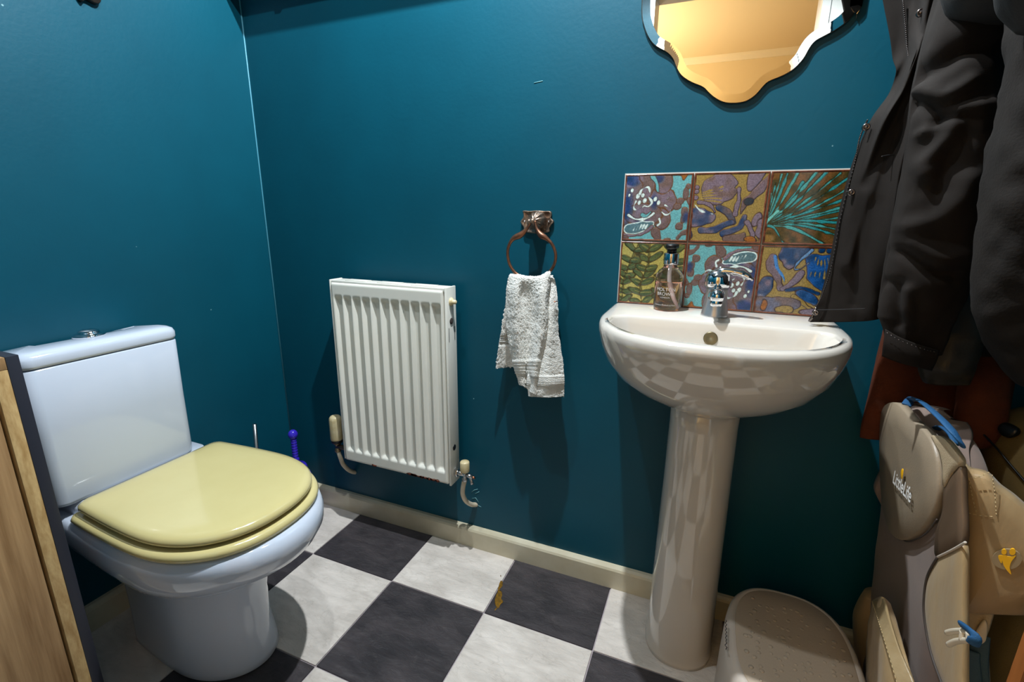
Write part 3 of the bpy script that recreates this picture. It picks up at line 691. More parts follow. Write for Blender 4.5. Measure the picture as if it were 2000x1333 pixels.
# ------------------------------------------------------------------ splashback of decorated tiles
class Art:
    def __init__(s, n, bg):
        s.n = n; a = (np.arange(n)+.5)/n
        s.U, s.V = np.meshgrid(a, a, indexing='ij'); s.c = np.zeros((n, n, 3)); s.c[:] = bg; s.h = np.zeros((n, n))
        rg = np.random.RandomState(n); k = rg.rand(14, 14)
        x = a*12.99; i = x.astype(int); f = x-i; f = f*f*(3-2*f)
        k2 = k[i][:, i]*(1-f)[:, None]*(1-f)[None]+k[i+1][:, i]*f[:, None]*(1-f)[None]+k[i][:, i+1]*(1-f)[:, None]*f[None]+k[i+1][:, i+1]*f[:, None]*f[None]
        s.wob = k2-.5
    def put(s, d, col, line=None, lw=.012, soft=.006, raise_=.5, col2=None):
        d = d + s.wob*.03
        if line is not None:
            m = np.clip((lw-d)/soft, 0, 1)[..., None]; s.c = s.c*(1-m)+np.array(line)*m
        m = np.clip(-d/soft+.5, 0, 1)[..., None]
        cc = np.array(col, float)
        if col2 is not None:
            t = np.clip(.5+s.wob*1.6, 0, 1)[..., None]; cc = cc*(1-t)+np.array(col2)*t
        s.c = s.c*(1-m)+cc*m; s.h = np.maximum(s.h*(1-m[..., 0]), raise_*m[..., 0])
    def ell(s, x, y, rx, ry, rot=0, **k):
        c, q = math.cos(rot), math.sin(rot); X = (s.U-x)*c+(s.V-y)*q; Y = -(s.U-x)*q+(s.V-y)*c
        s.put((np.sqrt((X/rx)**2+(Y/ry)**2)-1)*min(rx, ry), **k)
    def _seg(s, pts, ws):
        D = np.full((s.n, s.n), 9.)
        for (a, b, wa, wb) in zip(pts[:-1], pts[1:], ws[:-1], ws[1:]):
            ax, ay = a; bx, by = b; dx, dy = bx-ax, by-ay; t = np.clip(((s.U-ax)*dx+(s.V-ay)*dy)/(dx*dx+dy*dy+1e-12), 0, 1)
            D = np.minimum(D, np.hypot(s.U-ax-t*dx, s.V-ay-t*dy)-(wa+(wb-wa)*t))
        return D
    def stroke(s, pts, w0, w1=None, **k):
        w1 = w0 if w1 is None else w1; P = [tuple(p) for p in spline(pts, 6)]
        s.put(s._seg(P, list(np.linspace(w0, w1, len(P)))), **k)
    def poly(s, pts, **k):
        P = np.array(spline(pts, 5, True)); D = s._seg([tuple(p) for p in P]+[tuple(P[0])], [0]*(len(P)+1))
        ins = np.zeros((s.n, s.n), bool); q = P[-1]
        for p in P:
            cnd = ((p[1] > s.V) != (q[1] > s.V)) & (s.U < (q[0]-p[0])*(s.V-p[1])/(q[1]-p[1]+1e-12)+p[0]); ins ^= cnd; q = p
        s.put(np.where(ins, -D, D), **k)
AQ = (94, 162, 166); MV = (100, 82, 80); MV2 = (112, 98, 112); BRN = (96, 62, 42); BLU = (15, 54, 94); WHT = (206, 222, 216)
GLD = (140, 117, 64); DK = (52, 36, 38); OLV = (58, 76, 48); PYL = (166, 154, 82); TQ = (42, 134, 136); ORG = (140, 84, 38)
NT = 150
def art_fruit(flip):
    a = Art(NT, AQ)
    for e in ((.30, .30, .34, .34), (.58, .40, .20, .20), (.60, .66, .11, .15), (.10, .40, .18, .48), (.58, .14, .12, .16), (.30, .6, .28, .16)):
        a.ell(e[0], e[1], e[2], e[3], col=MV, line=BRN, lw=.018, col2=MV2)
    a.stroke([(.52, .86), (.55, .93), (.57, 1.0)], .06, .04, col=MV, line=BRN)
    a.poly([(.70, .0), (.82, .03), (.86, .1), (.93, .03), (1.0, 0), (1, -.1), (.7, -.1)], col=ORG, line=BRN)
    for e in ((.94, .19, .033, .033), (.91, .29, .035, .07), (.84, .40, .045, .04), (.80, .48, .05, .04), (.97, .40, .025, .04), (.92, .55, .045, .07), (.86, .77, .055, .05), (.9, .66, .022, .05)):
        a.ell(*e, col=MV, line=BRN)
    a.stroke([(.96, .86), (.90, .89), (.85, .95)], .035, .012, col=MV, line=BRN)
    for e in ((.06, .48, .07, .22), (.10, .08, .12, .1), (.50, .06, .07, .07), (.30, .70, .09, .03), (.95, .63, .05, .07), (.46, .40, .05, .1)):
        a.ell(*e, col=BLU, soft=.05, col2=(40, 60, 110))
    for x, y in ((.21, .33), (.29, .31), (.32, .39), (.24, .42), (.08, .31), (.12, .24), (.48, .36), (.53, .42)):
        a.ell(x, y, .020, .030, .3, col=WHT, line=DK, lw=.008)
    for P in ([(.24, .29), (.28, .22), (.36, .2), (.39, .28)], [(.38, .34), (.43, .42), (.38, .48), (.32, .47), (.29, .5)], [(.19, .40), (.16, .48), (.2, .53), (.27, .51)],
              [(.60, .29), (.66, .27), (.69, .31), (.64, .38)], [(.63, .46), (.70, .5), (.71, .57), (.65, .6), (.59, .56)], [(.56, .66), (.58, .72), (.54, .76)]):
        a.stroke(P, .011, .008, col=WHT, line=DK, lw=.007)
    a.stroke([(.09, .61), (.2, .67), (.36, .66), (.47, .58)], .018, .012, col=WHT, line=DK)
    a.stroke([(.3, .6), (.36, .62), (.42, .56)], .022, .01, col=AQ, line=DK)
    a.poly([(.04, .82), (.16, .74), (.46, .71), (.40, .80), (.24, .88), (.08, .88)], col=(74, 108, 116), line=WHT, lw=.018)
    for k in range(5): a.stroke([(.18+.045*k, .84-.008*k), (.21+.045*k, .77-.006*k)], .008, .004, col=WHT)
    a.stroke([(.02, .92), (.2, .92), (.36, .87), (.46, .78)], .022, .012, col=MV2, line=BRN)
    a.stroke([(.40, .02), (.47, .12), (.51, .26)], .028, .012, col=AQ, line=DK)
    a.ell(.06, .97, .05, .04, col=MV, line=BRN); a.ell(.70, .98, .05, .03, col=MV, line=BRN)
    if flip: a.c = a.c[::-1, ::-1]; a.h = a.h[::-1, ::-1]
    return a
def art_flower(second):
    a = Art(NT, GLD); BC = BLU if second else MV2; B2 = (48, 62, 106) if second else MV
    if not second:
        a.poly([(.12, .2), (.22, .06), (.45, .02), (.58, .14), (.56, .22), (.62, .25), (.55, .36), (.44, .40), (.38, .45), (.2, .42)], col=BC, line=DK, col2=MV)
        for k in range(5): a.stroke([(.14, .28+.03*k), (.28, .24+.04*k), (.40, .20+.055*k)], .006, .003, col=GLD)
        for y in (.20, .27, .35): a.ell(.05, y, .032, .032, col=MV2, line=DK)
        a.poly([(.0, .52), (.12, .5), (.30, .56), (.34, .66), (.22, .74), (.12, .76), (.0, .74)], col=BC, line=DK, col2=BLU)
        a.stroke([(.1, .42), (.24, .45), (.33, .55)], .025, .02, col=MV2, line=DK)
        a.stroke([(.05, .46), (.14, .54), (.30, .58)], .008, .006, col=WHT)
        a.stroke([(.38, .50), (.50, .56), (.60, .70)], .045, .03, col=MV, line=DK, col2=BLU)
        a.stroke([(.62, .24), (.63, .40), (.61, .58)], .028, .03, col=MV2, line=DK)
        a.poly([(.74, .02), (.84, .0), (.95, .02), (.78, .26), (.72, .2)], col=MV2, line=DK)
        a.poly([(.97, .06), (.96, .24), (.84, .36), (.76, .45), (.68, .58), (.68, .42), (.8, .26)], col=MV2, line=DK, col2=MV)
        a.ell(.76, .41, .06, .05, -.6, col=(30, 48, 62), line=DK)
        a.stroke([(.17, .82), (.34, .82), (.46, .74), (.58, .70)], .045, .03, col=BLU, line=DK, col2=MV2)
        a.stroke([(.48, .86), (.60, .82), (.70, .76), (.74, .62)], .04, .03, col=BLU, line=DK, col2=MV2)
        a.poly([(.62, .88), (.76, .86), (.74, 1.0), (.52, 1.0), (.5, .9)], col=MV, line=DK)
        a.stroke([(.78, .70), (.84, .80), (.88, .9)], .03, .025, col=MV2, line=DK); a.ell(.9, .66, .05, .1, .3, col=MV2, line=DK); a.ell(.96, .8, .05, .14, col=MV2, line=DK)
        a.ell(.86, .94, .08, .04, col=ORG, line=DK); a.ell(.02, .88, .03, .05, col=(40, 40, 60), line=DK)
    else:
        a.poly([(.30, .0), (.50, .02), (.62, .06), (.52, .2), (.46, .3), (.38, .34), (.30, .26), (.24, .12)], col=BLU, line=DK, col2=MV2)
        a.poly([(.60, .14), (.80, .12), (1.0, .14), (1.0, .52), (.88, .62), (.74, .56), (.64, .46), (.6, .3)], col=BLU, line=DK, col2=(30, 84, 150))
        for k in range(7): a.stroke([(.70+.035*k, .16), (.68+.05*k, .30), (.66+.06*k, .44)], .006, .004, col=GLD)
        for x in (.76, .85, .93): a.ell(x, .06, .034, .034, col=BLU, line=DK)
        a.stroke([(.64, .06), (.52, .2), (.46, .32), (.54, .32), (.62, .24)], .012, .010, col=(90, 130, 170), line=DK)
        a.stroke([(.16, .18), (.14, .3), (.24, .42), (.32, .6)], .05, .04, col=MV2, line=DK, col2=MV)
        a.stroke([(.19, .16), (.24, .32), (.34, .46), (.36, .56)], .014, .01, col=(60, 120, 180))
        a.stroke([(.56, .38), (.48, .50), (.36, .62)], .045, .03, col=MV2, line=DK)
        a.stroke([(.40, .64), (.6, .60), (.8, .66)], .02, .02, col=BLU, line=DK)
        a.ell(.68, .72, .16, .06, .5, col=(40, 80, 130), line=DK, col2=BLU); a.stroke([(.5, .72), (.62, .80), (.74, .9)], .025, .02, col=GLD, line=DK)
        a.ell(.12, .6, .1, .16, .3, col=MV2, line=DK, col2=BLU); a.poly([(.0, .78), (.5, .76), (.6, .86), (.4, .98), (.0, .98)], col=MV, line=DK, col2=(90, 96, 120))
        a.ell(.14, .88, .04, .08, col=ORG, line=DK); a.ell(.42, .92, .12, .05, col=GLD, line=DK); a.ell(.74, .94, .14, .05, col=MV2, line=DK)
    return a
def art_frond():
    a = Art(NT, (92, 66, 34)); a.put(a.U*0-1+1.2*np.abs(a.wob), col=(110, 72, 36), col2=(58, 52, 26), soft=.5)
    o = (.0, .74)
    tips = [(.03, .30, .06), (.07, .15, .07), (.13, .05, .1), (.20, .04, .12), (.32, .03, .14), (.40, .16, .2), (.54, .03, .22), (.66, .03, .26), (.82, .05, .34), (1.0, .04, .42), (1.0, .2, .45), (1.0, .35, .5), (1.0, .46, .52), (1.0, .50, .54), (1.0, .60, .56), (1.0, .70, .6), (1.0, .80, .6), (.95, .87, .6), (.80, 1.0, .5), (.27, .98, .2)]
    for k, (x, y, b) in enumerate(tips):
        mx = (o[0]+x)/2*.9; my = (o[1]+y)/2 + (.10 if y < .3 else (-.04 if y > .6 else .03))
        if y > .6: my = o[1]-.06+(y-.74)*.35
        wd = .008 if k % 3 else .014
        a.stroke([o, (mx, my), (x, y)], .008, wd, col=TQ if k % 2 else (64, 148, 144), line=(34, 44, 28), lw=.014)
    a.stroke([o, (.06, .64), (.14, .54)], .02, .012, col=(96, 176, 166), line=(40, 50, 30))
    a.ell(.06, .92, .09, .06, col=(130, 96, 44), soft=.05)
    return a
def art_leaf():
    a = Art(NT, PYL)
    rg = random.Random(4)
    for (sx, sy, ex, ey, bx) in ((.08, 1.02, .30, -.05, .05), (.40, 1.02, .44, -.05, .33), (.72, 1.02, .80, -.05, .74)):
        P = spline([(sx, sy), (bx+.03, .66), (bx+.12, .34), (ex, ey)], 8)
        a.stroke([tuple(p) for p in P[::4]], .012, .010, col=(98, 92, 48), line=(70, 64, 34), lw=.008)
        for k in range(2, len(P)-1, 3):
            for s in (-1, 1):
                x, y = P[k]; L = .095+rg.uniform(-.01, .015); ang = -.45+rg.uniform(-.3, .3)
                cx, cy = x+s*L*math.cos(ang), y+L*math.sin(ang)+.02
                a.ell(cx, cy, L, .040, s*ang, col=OLV, line=(60, 54, 30), lw=.014, col2=(84, 96, 56))
                a.stroke([(x, y), (cx+s*L*.5*math.cos(ang), cy+L*.5*math.sin(ang))], .003, .002, col=(110, 112, 62))
    return a
def tile_material():
    m = mat('lustre_glazed_tile', (255, 255, 255), 0.16, spec=.5, coat=.6); nt = m.node_tree; b = nt.nodes['Principled BSDF']
    at_ = N(nt, 'ShaderNodeVertexColor', layer_name='Col')
    tc = N(nt, 'ShaderNodeTexCoord'); n = N(nt, 'ShaderNodeTexNoise'); n.inputs['Scale'].default_value = 420; n.inputs['Detail'].default_value = 2
    nt.links.new(tc.outputs['Object'], n.inputs['Vector'])
    r = N(nt, 'ShaderNodeMapRange'); r.inputs['From Min'].default_value = .3; r.inputs['From Max'].default_value = .7; r.inputs['To Min'].default_value = .72; r.inputs['To Max'].default_value = 1.28
    nt.links.new(n.outputs[0], r.inputs['Value'])
    mu = N(nt, 'ShaderNodeVectorMath', operation='SCALE'); nt.links.new(at_.outputs[0], mu.inputs[0]); nt.links.new(r.outputs[0], mu.inputs['Scale'])
    nt.links.new(mu.outputs[0], b.inputs['Base Color'])
    bp = N(nt, 'ShaderNodeBump'); bp.inputs['Strength'].default_value = .25; bp.inputs['Distance'].default_value = .0006
    nt.links.new(n.outputs[0], bp.inputs['Height']); nt.links.new(bp.outputs[0], b.inputs['Normal'])
    return m
M['tile'] = tile_material()
SX, SZ, ST = 1.1701, .8294, .152
spb = thing('tiled_splashback', 'splashback of six glossy floral tiles on the wall above the basin', 'splashback')
box('backing', SX-.001, SX+3*ST+.001, -.0032, -.0002, SZ+.001, SZ+2*ST+.0015, mat('white_adhesive', (206, 206, 198), .7), spb)
def tile(name, art, x, z, label):
    n = art.n; c = art.c.copy(); U, Vv = art.U, art.V
    e = np.minimum(np.minimum(U, 1-U), np.minimum(Vv, 1-Vv))+art.wob*.012
    m = np.clip((.034-e)/.008, 0, 1)[..., None]; rimc = np.array((112, 62, 42))*(1-np.clip(-art.wob, 0, .5)[..., None]*.7); c = c*(1-m)+rimc*m
    h = art.h*.0008*(1-m[..., 0]); edge = np.minimum(np.minimum(U, 1-U), np.minimum(Vv, 1-Vv)); h += .0011*np.exp(-((edge-.014)/.010)**2) - .0022*np.clip((.010-edge)/.010, 0, 1)
    g = .0006; s = ST-2*g
    V = [(x+g+U[i, j]*s, -.0078-h[i, j], z+g+(1-Vv[i, j])*s) for i in range(n) for j in range(n)]
    Fc = [(i*n+j, i*n+j+1, (i+1)*n+j+1, (i+1)*n+j) for i in range(n-1) for j in range(n-1)]
    b = len(V); rim = [i*n for i in range(n)]+[(n-1)*n+j for j in range(1, n)]+[i*n+n-1 for i in range(n-2, -1, -1)]+[j for j in range(n-2, 0, -1)]
    for i in rim: V.append((V[i][0], -.003, V[i][2]))
    for k in range(len(rim)): k2 = (k+1) % len(rim); Fc.append((rim[k], rim[k2], b+k2, b+k))
    o = obj(name, V, Fc, M['tile'], spb); me = o.data
    L = c/255.; L = np.where(L <= .04045, L/12.92, ((L+.055)/1.055)**2.4).reshape(-1, 3)
    L = np.concatenate([L, np.tile(np.array(lin((112, 62, 42))[:3]), (len(rim), 1))]); L = np.concatenate([L, np.ones((len(L), 1))], 1)
    ca = me.color_attributes.new('Col', 'FLOAT_COLOR', 'POINT'); ca.data.foreach_set('color', L.astype(np.float32).ravel())
    o['label'] = label
tile('tile', art_fruit(False), SX, SZ+ST, 'aqua and mauve fruit pattern tile')
tile('tile', art_flower(False), SX+ST, SZ+ST, 'gold and mauve flower tile')
tile('tile', art_frond(), SX+2*ST, SZ+ST, 'brown tile with turquoise fronds')
tile('tile', art_leaf(), SX, SZ, 'yellow tile with green leaves')
tile('tile', art_fruit(True), SX+ST, SZ, 'aqua tile behind the tap')
tile('tile', art_flower(True), SX+2*ST, SZ, 'gold tile with blue flower')

# ------------------------------------------------------------------ shelf above, out of frame, throws the shadow at the top of the wall
sh = thing('wall_shelf', 'narrow dark wooden shelf high on the back wall near the corner', 'shelf')
box('shelf_board', .002, .98, -.066, -.001, 1.672, 1.692, M['oak'], sh, .002)
for x in (.2, .85): box('shelf_bracket', x-.01, x+.01, -.055, -.001, 1.652, 1.672, M['black_plastic'], sh, .002)

# ------------------------------------------------------------------ ornament hanging on the left wall
on = thing('wall_ornament', 'dark carved ornament with a yellow patch at the top of the left wall', 'ornament')
oc = atx(168, 0, .004); oy, oz = oc.y, oc.z
ol = [(-.036, .05), (-.030, .028), (-.022, .008), (-.012, -.008), (-.004, .0), (.006, -.001), (.014, -.003), (.022, -.001), (.028, .008), (.032, .03), (.03, .06), (.02, .09), (.0, .11), (-.02, .09)]
V, Fc = pillow(spline([(.001, oy+a*1.0, oz+b) for a, b in ol], 4, True), (1, 0, 0), PROF(.012)); obj('ornament_body', V, Fc, mat('dark_carving', (38, 30, 24), .5, bump=.5, bscale=120), on)
V, Fc = pillow(spline([(.0115, oy+a, oz+b) for a, b in ((-.016, .004), (-.006, .003), (.0, .012), (-.004, .03), (-.016, .03), (-.022, .016))], 4, True), (1, 0, 0), PROF(.004)); obj('yellow_patch', V, Fc, mat('yellow_lacquer', (196, 190, 70), .3), on)

# ------------------------------------------------------------------ toilet brush and plunger behind the toilet
br = thing('toilet_brush', 'steel handled toilet brush in a dark holder in the corner', 'brush')
hb = atx(497, 829, .085); hx, hy = .085, hb.y; htop = hb.z
V, Fc = lathe([(0, 0), (.05, 0), (.052, .004), (.052, .215), (.053, .222), (.050, .224), (.046, .222), (.046, .215), (.046, .02), (0, .02)], 40, (hx-.012, hy-.012, 0)); obj('holder', V, Fc, M['steel'], br)
V, Fc = tube([(hx-.012, hy-.010, .02), (hx, hy, htop)], .0062, 18); obj('handle', V, Fc, M['steel'], br)
V, Fc = lathe([(0, .02), (.03, .03), (.034, .06), (.03, .1), (.008, .115), (0, .115)], 24, (hx-.012, hy-.012, 0)); obj('brush_head', V, Fc, M['whiteprint'], br)
pu = thing('plunger', 'violet blue plastic plunger with a ball-topped ridged handle', 'plunger')
pc = at(572, 849, -.095); px_, py_, pz_ = pc.x, pc.y, pc.z
prof = [(0, pz_+.017), (.007, pz_+.0155), (.0125, pz_+.0105), (.0158, pz_+.003), (.0158, pz_-.003), (.0125, pz_-.0115), (.0088, pz_-.0155)]
z = pz_-.016
for k in range(7): prof += [(.0086, z), (.0100, z-.003), (.0100, z-.006), (.0086, z-.0088)]; z -= .0098
prof += [(.0092, z-.002), (.0118, z-.006), (.0118, z-.014), (.009, z-.018), (.010, z-.024)]; z -= .026
for k, r in enumerate((.030, .040, .046, .050)): prof += [(r, z-.004), (r+.006, z-.014), (r, z-.024), (r-.008, z-.029)]; z -= .031
prof += [(.052, max(z-.01, .012)), (.056, .0), (0, .0)]
prof = [(r, max(zz, 0)) for r, zz in prof]
V, Fc = lathe(prof[:7], 28, (px_, py_, 0)); obj('handle_ball', V, Fc, M['violet'], pu)
V, Fc = lathe(prof[7:7+28+5], 28, (px_, py_, 0)); obj('handle', V, Fc, M['violet'], pu)
V, Fc = lathe(prof[7+28+5:], 36, (px_, py_, 0)); obj('bellows', V, Fc, M['violet'], pu)

# ------------------------------------------------------------------ oak cabinet at the left
cb = thing('oak_cabinet', 'oak cabinet with a black side panel beside the toilet', 'cabinet')
cx = .35; cc = atx(36, 693, cx); cy, cz = cc.y, cc.z
t1 = abs(atx(9, 698, cx).y-cy); t2 = t1 + .0185
box('side_panel', .02, cx, cy-t1, cy, 0, cz, M['navy'], cb, .001)
box('inner_side', .02, cx-.001, cy-t2, cy-t1, 0, cz-.0212, M['oak_edge'], cb, .0006)
box('top_board', .02, cx-.001, YF+.03, cy-t1, cz-.0205, cz-.0005, M['oak'], cb, .0006)
dy1 = cy-t2-.005
box('door', cx-.022, cx-.003, YF+.04, dy1, .05, cz-.026, M['oak'], cb, .001)
box('back_panel', .02, .03, YF+.04, cy-t2, .0, cz-.021, M['oak'], cb)
box('plinth', .05, cx-.04, YF+.04, cy-t2, .0, .05, M['navy'], cb)

# ------------------------------------------------------------------ step stool
ss = thing('step_stool', 'greige plastic step stool with a dimpled rubber top beside the basin pedestal', 'stool')
SCX, SCY = 1.605, -.285
def sring(z, a, b, pw=2.7, n=72, dy=0):
    return [Vector((SCX+a*math.copysign(abs(math.cos(t))**(2/pw), math.cos(t)), SCY+dy+b*math.copysign(abs(math.sin(t))**(2/pw), math.sin(t)), z)) for t in np.linspace(0, 2*math.pi, n+1)[:-1]]
V, Fc = loft([sring(0, .124, .190), sring(.01, .124, .190), sring(.10, .1235, .183), sring(.185, .1215, .174), sring(.205, .119, .170), sring(.214, .113, .164), sring(.217, .106, .157), sring(.2155, .1035, .1545)]); obj('stool_body', V, Fc, M['stool'], ss)
V, Fc = loft([sring(.213, .1030, .154), sring(.2165, .1030, .154), sring(.2175, .1015, .1525), sring(.2178, .06, .1)]); sp_ = obj('top_pad', V, Fc, M['stool_pad'], ss)
bmv = []; bmf = []; rr = random.Random(5)
for i in range(-9, 10):
    for j in range(-9, 10):
        if rr.random() < .6: continue
        x, y = i*.0125+rr.uniform(-.004, .004), j*.0125+rr.uniform(-.004, .004)
        if (abs(x)/.092)**2.7+(abs(y)/.14)**2.7 > 1: continue
        r = rr.uniform(.003, .0052); V, Fc = loft([[Vector((SCX+x+r*k*math.cos(t), SCY+y+r*k*math.sin(t), .2176+h)) for t in np.linspace(0, 2*math.pi, 9)[:-1]] for k, h in ((1, 0), (.7, .0007), (.2, .001))])
        b = len(bmv); bmv += V; bmf += [tuple(q+b for q in f) for f in Fc]
o = obj('dimples', bmv, bmf, M['stool_pad'], ss); o['kind'] = 'stuff'

sq = [atx(1418+1.2*math.sin(k*1.9)+(1.0 if k > 18 else 0)*math.cos(k), 1212+k*2.2, SCX-.1222) for k in range(27)]
V, Fc = tube(spline(sq, 3), .0007, 6); obj('printed_mark', V, Fc, M['ink'], ss)

# ------------------------------------------------------------------ coats on hooks at the right wall
hr = thing('coat_hook_rail', 'dark wooden coat rail with steel hooks on the right wall', 'coat rail')
box('rail_board', RX-.02, RX-.001, -.72, -.06, 1.66, 1.75, M['oak'], hr, .002)
HK = [(-.17), (-.29), (-.43), (-.58)]
for y in HK:
    V, Fc = tube(spline([(RX-.02, y, 1.71), (RX-.05, y, 1.70), (RX-.075, y, 1.70), (RX-.085, y, 1.725)], 6), .005, 12); obj('hook', V, Fc, M['steel'], hr)
def folds(p, seed, amp, s=(11, 11, 3.6), amp2=.35):
    q = Vector((p[0]*s[0]+seed, p[1]*s[1], p[2]*s[2]+p[0]*4))
    a = noise.noise(q); b = 1-2*abs(noise.noise(q*1.9+Vector((5.2, 1.3, 0)))); c = noise.noise(Vector(tuple(p))*45+Vector((seed, 3, 1)))
    return amp*(a*.8+b*.55)+amp*amp2*c
def pxtube(rows, seed, amp, n=56, top=None, per=7, s=(11, 11, 3.6), amp2=.25, sq=2.3, drop=0, ridges=()):
    """rows of (py, px_left, px_right, depth y, half thickness); real closed tube of cloth"""
    R = []
    for py, a, b, y, th in rows:
        A = at(a, py+drop, y); Bq = at(b, py, y); R.append((np.array(A), np.array(Bq), th))
    C = spline([np.concatenate([r[0], r[1], [r[2]]]) for r in R], per)
    if top is not None: C = spline([np.concatenate([np.array(t[0])-np.array(t[1]), np.array(t[0])+np.array(t[1]), [t[2]]]) for t in top]+[C[0]], 5)[:-1]+C
    rings = []
    for c in C:
        A, Bq, th = Vector(c[:3]), Vector(c[3:6]), c[6]; m = (A+Bq)/2; u = (Bq-A)/2
        v = Vector((0, 0, 1)).cross(u).normalized()*-1
        if v.y > 0: v = -v
        ring = []
        for i in range(n):
            a = 2*math.pi*i/n; ca, sa = math.cos(a), math.sin(a)
            p = m+u*math.copysign(abs(ca)**(2/sq), ca)+v*th*math.copysign(abs(sa)**(2/sq), sa)
            nrm = (u.normalized()*ca+v.normalized()*sa)
            dd = folds(p, seed, amp, s, amp2)*min(1, abs(sa)*1.3+.15)
            if sa > 0: dd += crease(p, ridges)
            ring.append(p+nrm*dd)
        rings.append(ring)
    return loft(rings)
def crease(p, ridges):
    d = 0.0; q = np.array((p[0], p[2]))
    for P, amp, w_ in ridges:
        best = 9.
        for a, b in zip(P[:-1], P[1:]):
            ab = b-a; t = min(1, max(0, (q-a).dot(ab)/(ab.dot(ab)+1e-12))); best = min(best, float(np.hypot(*(q-a-t*ab))))
        if best < w_*3: d += amp*math.exp(-(best/w_)**2)
    return d
def RG(lst, y):
    out = []
    for pts, amp, w_ in lst: out.append(([np.array((c[0], c[2])) for c in spline([at(px, py, y) for px, py in pts], 4)], amp, w_))
    return out
SLV = RG([([(1793, 156), (1838, 190), (1889, 162)], .010, .009), ([(1793, 170), (1820, 216), (1829, 237)], -.010, .007), ([(1829, 238), (1868, 230)], -.010, .006),
          ([(1925, 206), (1868, 222), (1844, 279), (1814, 318), (1816, 340)], .011, .010), ([(1836, 240), (1808, 260)], .006, .006), ([(1880, 350), (1842, 421), (1788, 442)], .009, .012),
          ([(1773, 492), (1827, 532), (1870, 538)], -.009, .008), ([(1790, 480), (1840, 505), (1885, 500)], .007, .012), ([(1758, 560), (1758, 610), (1770, 640)], -.012, .010), ([(1778, 570), (1782, 640)], .008, .008), ([(1735, 575), (1740, 630)], .006, .008),
          ([(1790, 150), (1850, 116), (1895, 98), (1955, 95)], -.012, .012), ([(1905, 250), (1900, 330), (1880, 420)], .007, .018), ([(1850, 300), (1835, 370)], -.006, .010)], -.29)
def tophook(y, xc=1.80, zt=1.52, w=.10):
    return [((RX-.075, y, 1.70), (.004, -.01, 0), .004), ((RX-.08, y, 1.655), (.02, -.02, 0), .02), ((xc+.16, y, zt+.06), (w*.8, 0, 0), .05)]
M['teeth'] = mat('dark_zip_teeth', (70, 64, 62), .4, .8)
ct = thing('black_coat', 'black waterproof coat hanging open with its zip edge over the basin corner', 'coat')
V, Fc = pxtube([(-160, 1770, 2120, -.125, .035), (0, 1800, 2090, -.125, .035), (200, 1790, 2080, -.125, .035), (400, 1760, 2060, -.125, .034), (560, 1745, 2050, -.125, .032), (690, 1770, 2020, -.125, .025)], 3, .008, top=tophook(HK[0])); obj('coat_body', V, Fc, M['coat'], ct)
# opened front panel with its facing turned out
FLP = RG([([(1808, 60), (1760, 130), (1712, 190), (1690, 230)], .012, .008), ([(1790, 150), (1745, 245), (1722, 300), (1692, 400), (1665, 520)], .014, .010), ([(1778, 165), (1738, 235), (1712, 300), (1690, 360)], -.010, .008), ([(1705, 400), (1690, 520), (1680, 600)], -.006, .010), ([(1650, 420), (1632, 520), (1615, 600)], .004, .008)], -.17)
def flapfn(Gd):
    for i in range(Gd.shape[0]):
        for j in range(Gd.shape[1]):
            p = Vector(Gd[i, j]); Gd[i, j, 1] += folds(p, 21, .0035, (16, 16, 4), .2)-crease(p, FLP)
    return Gd
fr = [[(-150, 1705, -.13), (-150, 1750, -.14), (-150, 1790, -.16), (-150, 1825, -.20), (-150, 1870, -.19)],
      [(0, 1725, -.12), (0, 1765, -.135), (0, 1792, -.15), (0, 1812, -.225), (0, 1842, -.20)],
      [(100, 1742, -.125), (100, 1768, -.14), (100, 1787, -.215), (100, 1800, -.20), (100, 1818, -.18)],
      [(170, 1742, -.13), (170, 1752, -.15), (170, 1765, -.205), (170, 1785, -.19), (170, 1800, -.18)],
      [(235, 1700, -.15), (235, 1718, -.185), (235, 1730, -.215), (235, 1758, -.190), (235, 1788, -.215)],
      [(320, 1664, -.125), (320, 1686, -.165), (320, 1700, -.185), (320, 1724, -.178), (320, 1760, -.222)],
      [(420, 1637, -.115), (420, 1660, -.145), (420, 1680, -.15), (420, 1702, -.172), (420, 1745, -.215)],
      [(520, 1617, -.105), (520, 1642, -.13), (520, 1668, -.138), (520, 1692, -.165), (520, 1728, -.185)],
      [(590, 1598, -.100), (590, 1625, -.115), (590, 1672, -.14), (590, 1706, -.165), (590, 1730, -.155)],
      [(630, 1582, -.098), (630, 1612, -.108), (629, 1668, -.130), (626, 1704, -.150), (622, 1725, -.145)]]
V, Fc = sheet([[at(x, py, y) for py, x, y in r] for r in fr], 12, .004, flapfn, 20); obj('front_panel', V, Fc, M['coat'], ct)
def zz_pts(l, dy): return spline([at(x, py, y+dy) for py, x, y in l], 14)
zipl = [(0, 1763, -.135), (50, 1768, -.138), (100, 1772, -.146), (135, 1776, -.16)]
zipl2 = [(235, 1694, -.150), (270, 1679, -.140), (320, 1669, -.132), (420, 1643, -.122), (520, 1624, -.112), (575, 1606, -.107), (600, 1594, -.103), (622, 1585, -.101)]
for l in (zipl, zipl2):
    P = zz_pts(l, -.006); V, Fc = tube(P, .0012, 6); zp = obj('zip_tape', V, Fc, M['coat_dark'], ct)
    tv, tf = [], []; acc = 0
    for k in range(len(P)-1):
        a, b_ = Vector(P[k]), Vector(P[k+1]); L = (b_-a).length; m_ = max(1, int(L/.0045))
        for q in range(m_):
            c = a.lerp(b_, q/m_); V, Fc = lathe([(0, -.0012), (.0012, -.0008), (.0012, .0008), (0, .0012)], 6, c+Vector((0, -.001, 0))); b0_ = len(tv); tv += V; tf += [tuple(i+b0_ for i in f) for f in Fc]
    o = obj('zip_teeth', tv, tf, M['teeth'], zp); o['kind'] = 'stuff'
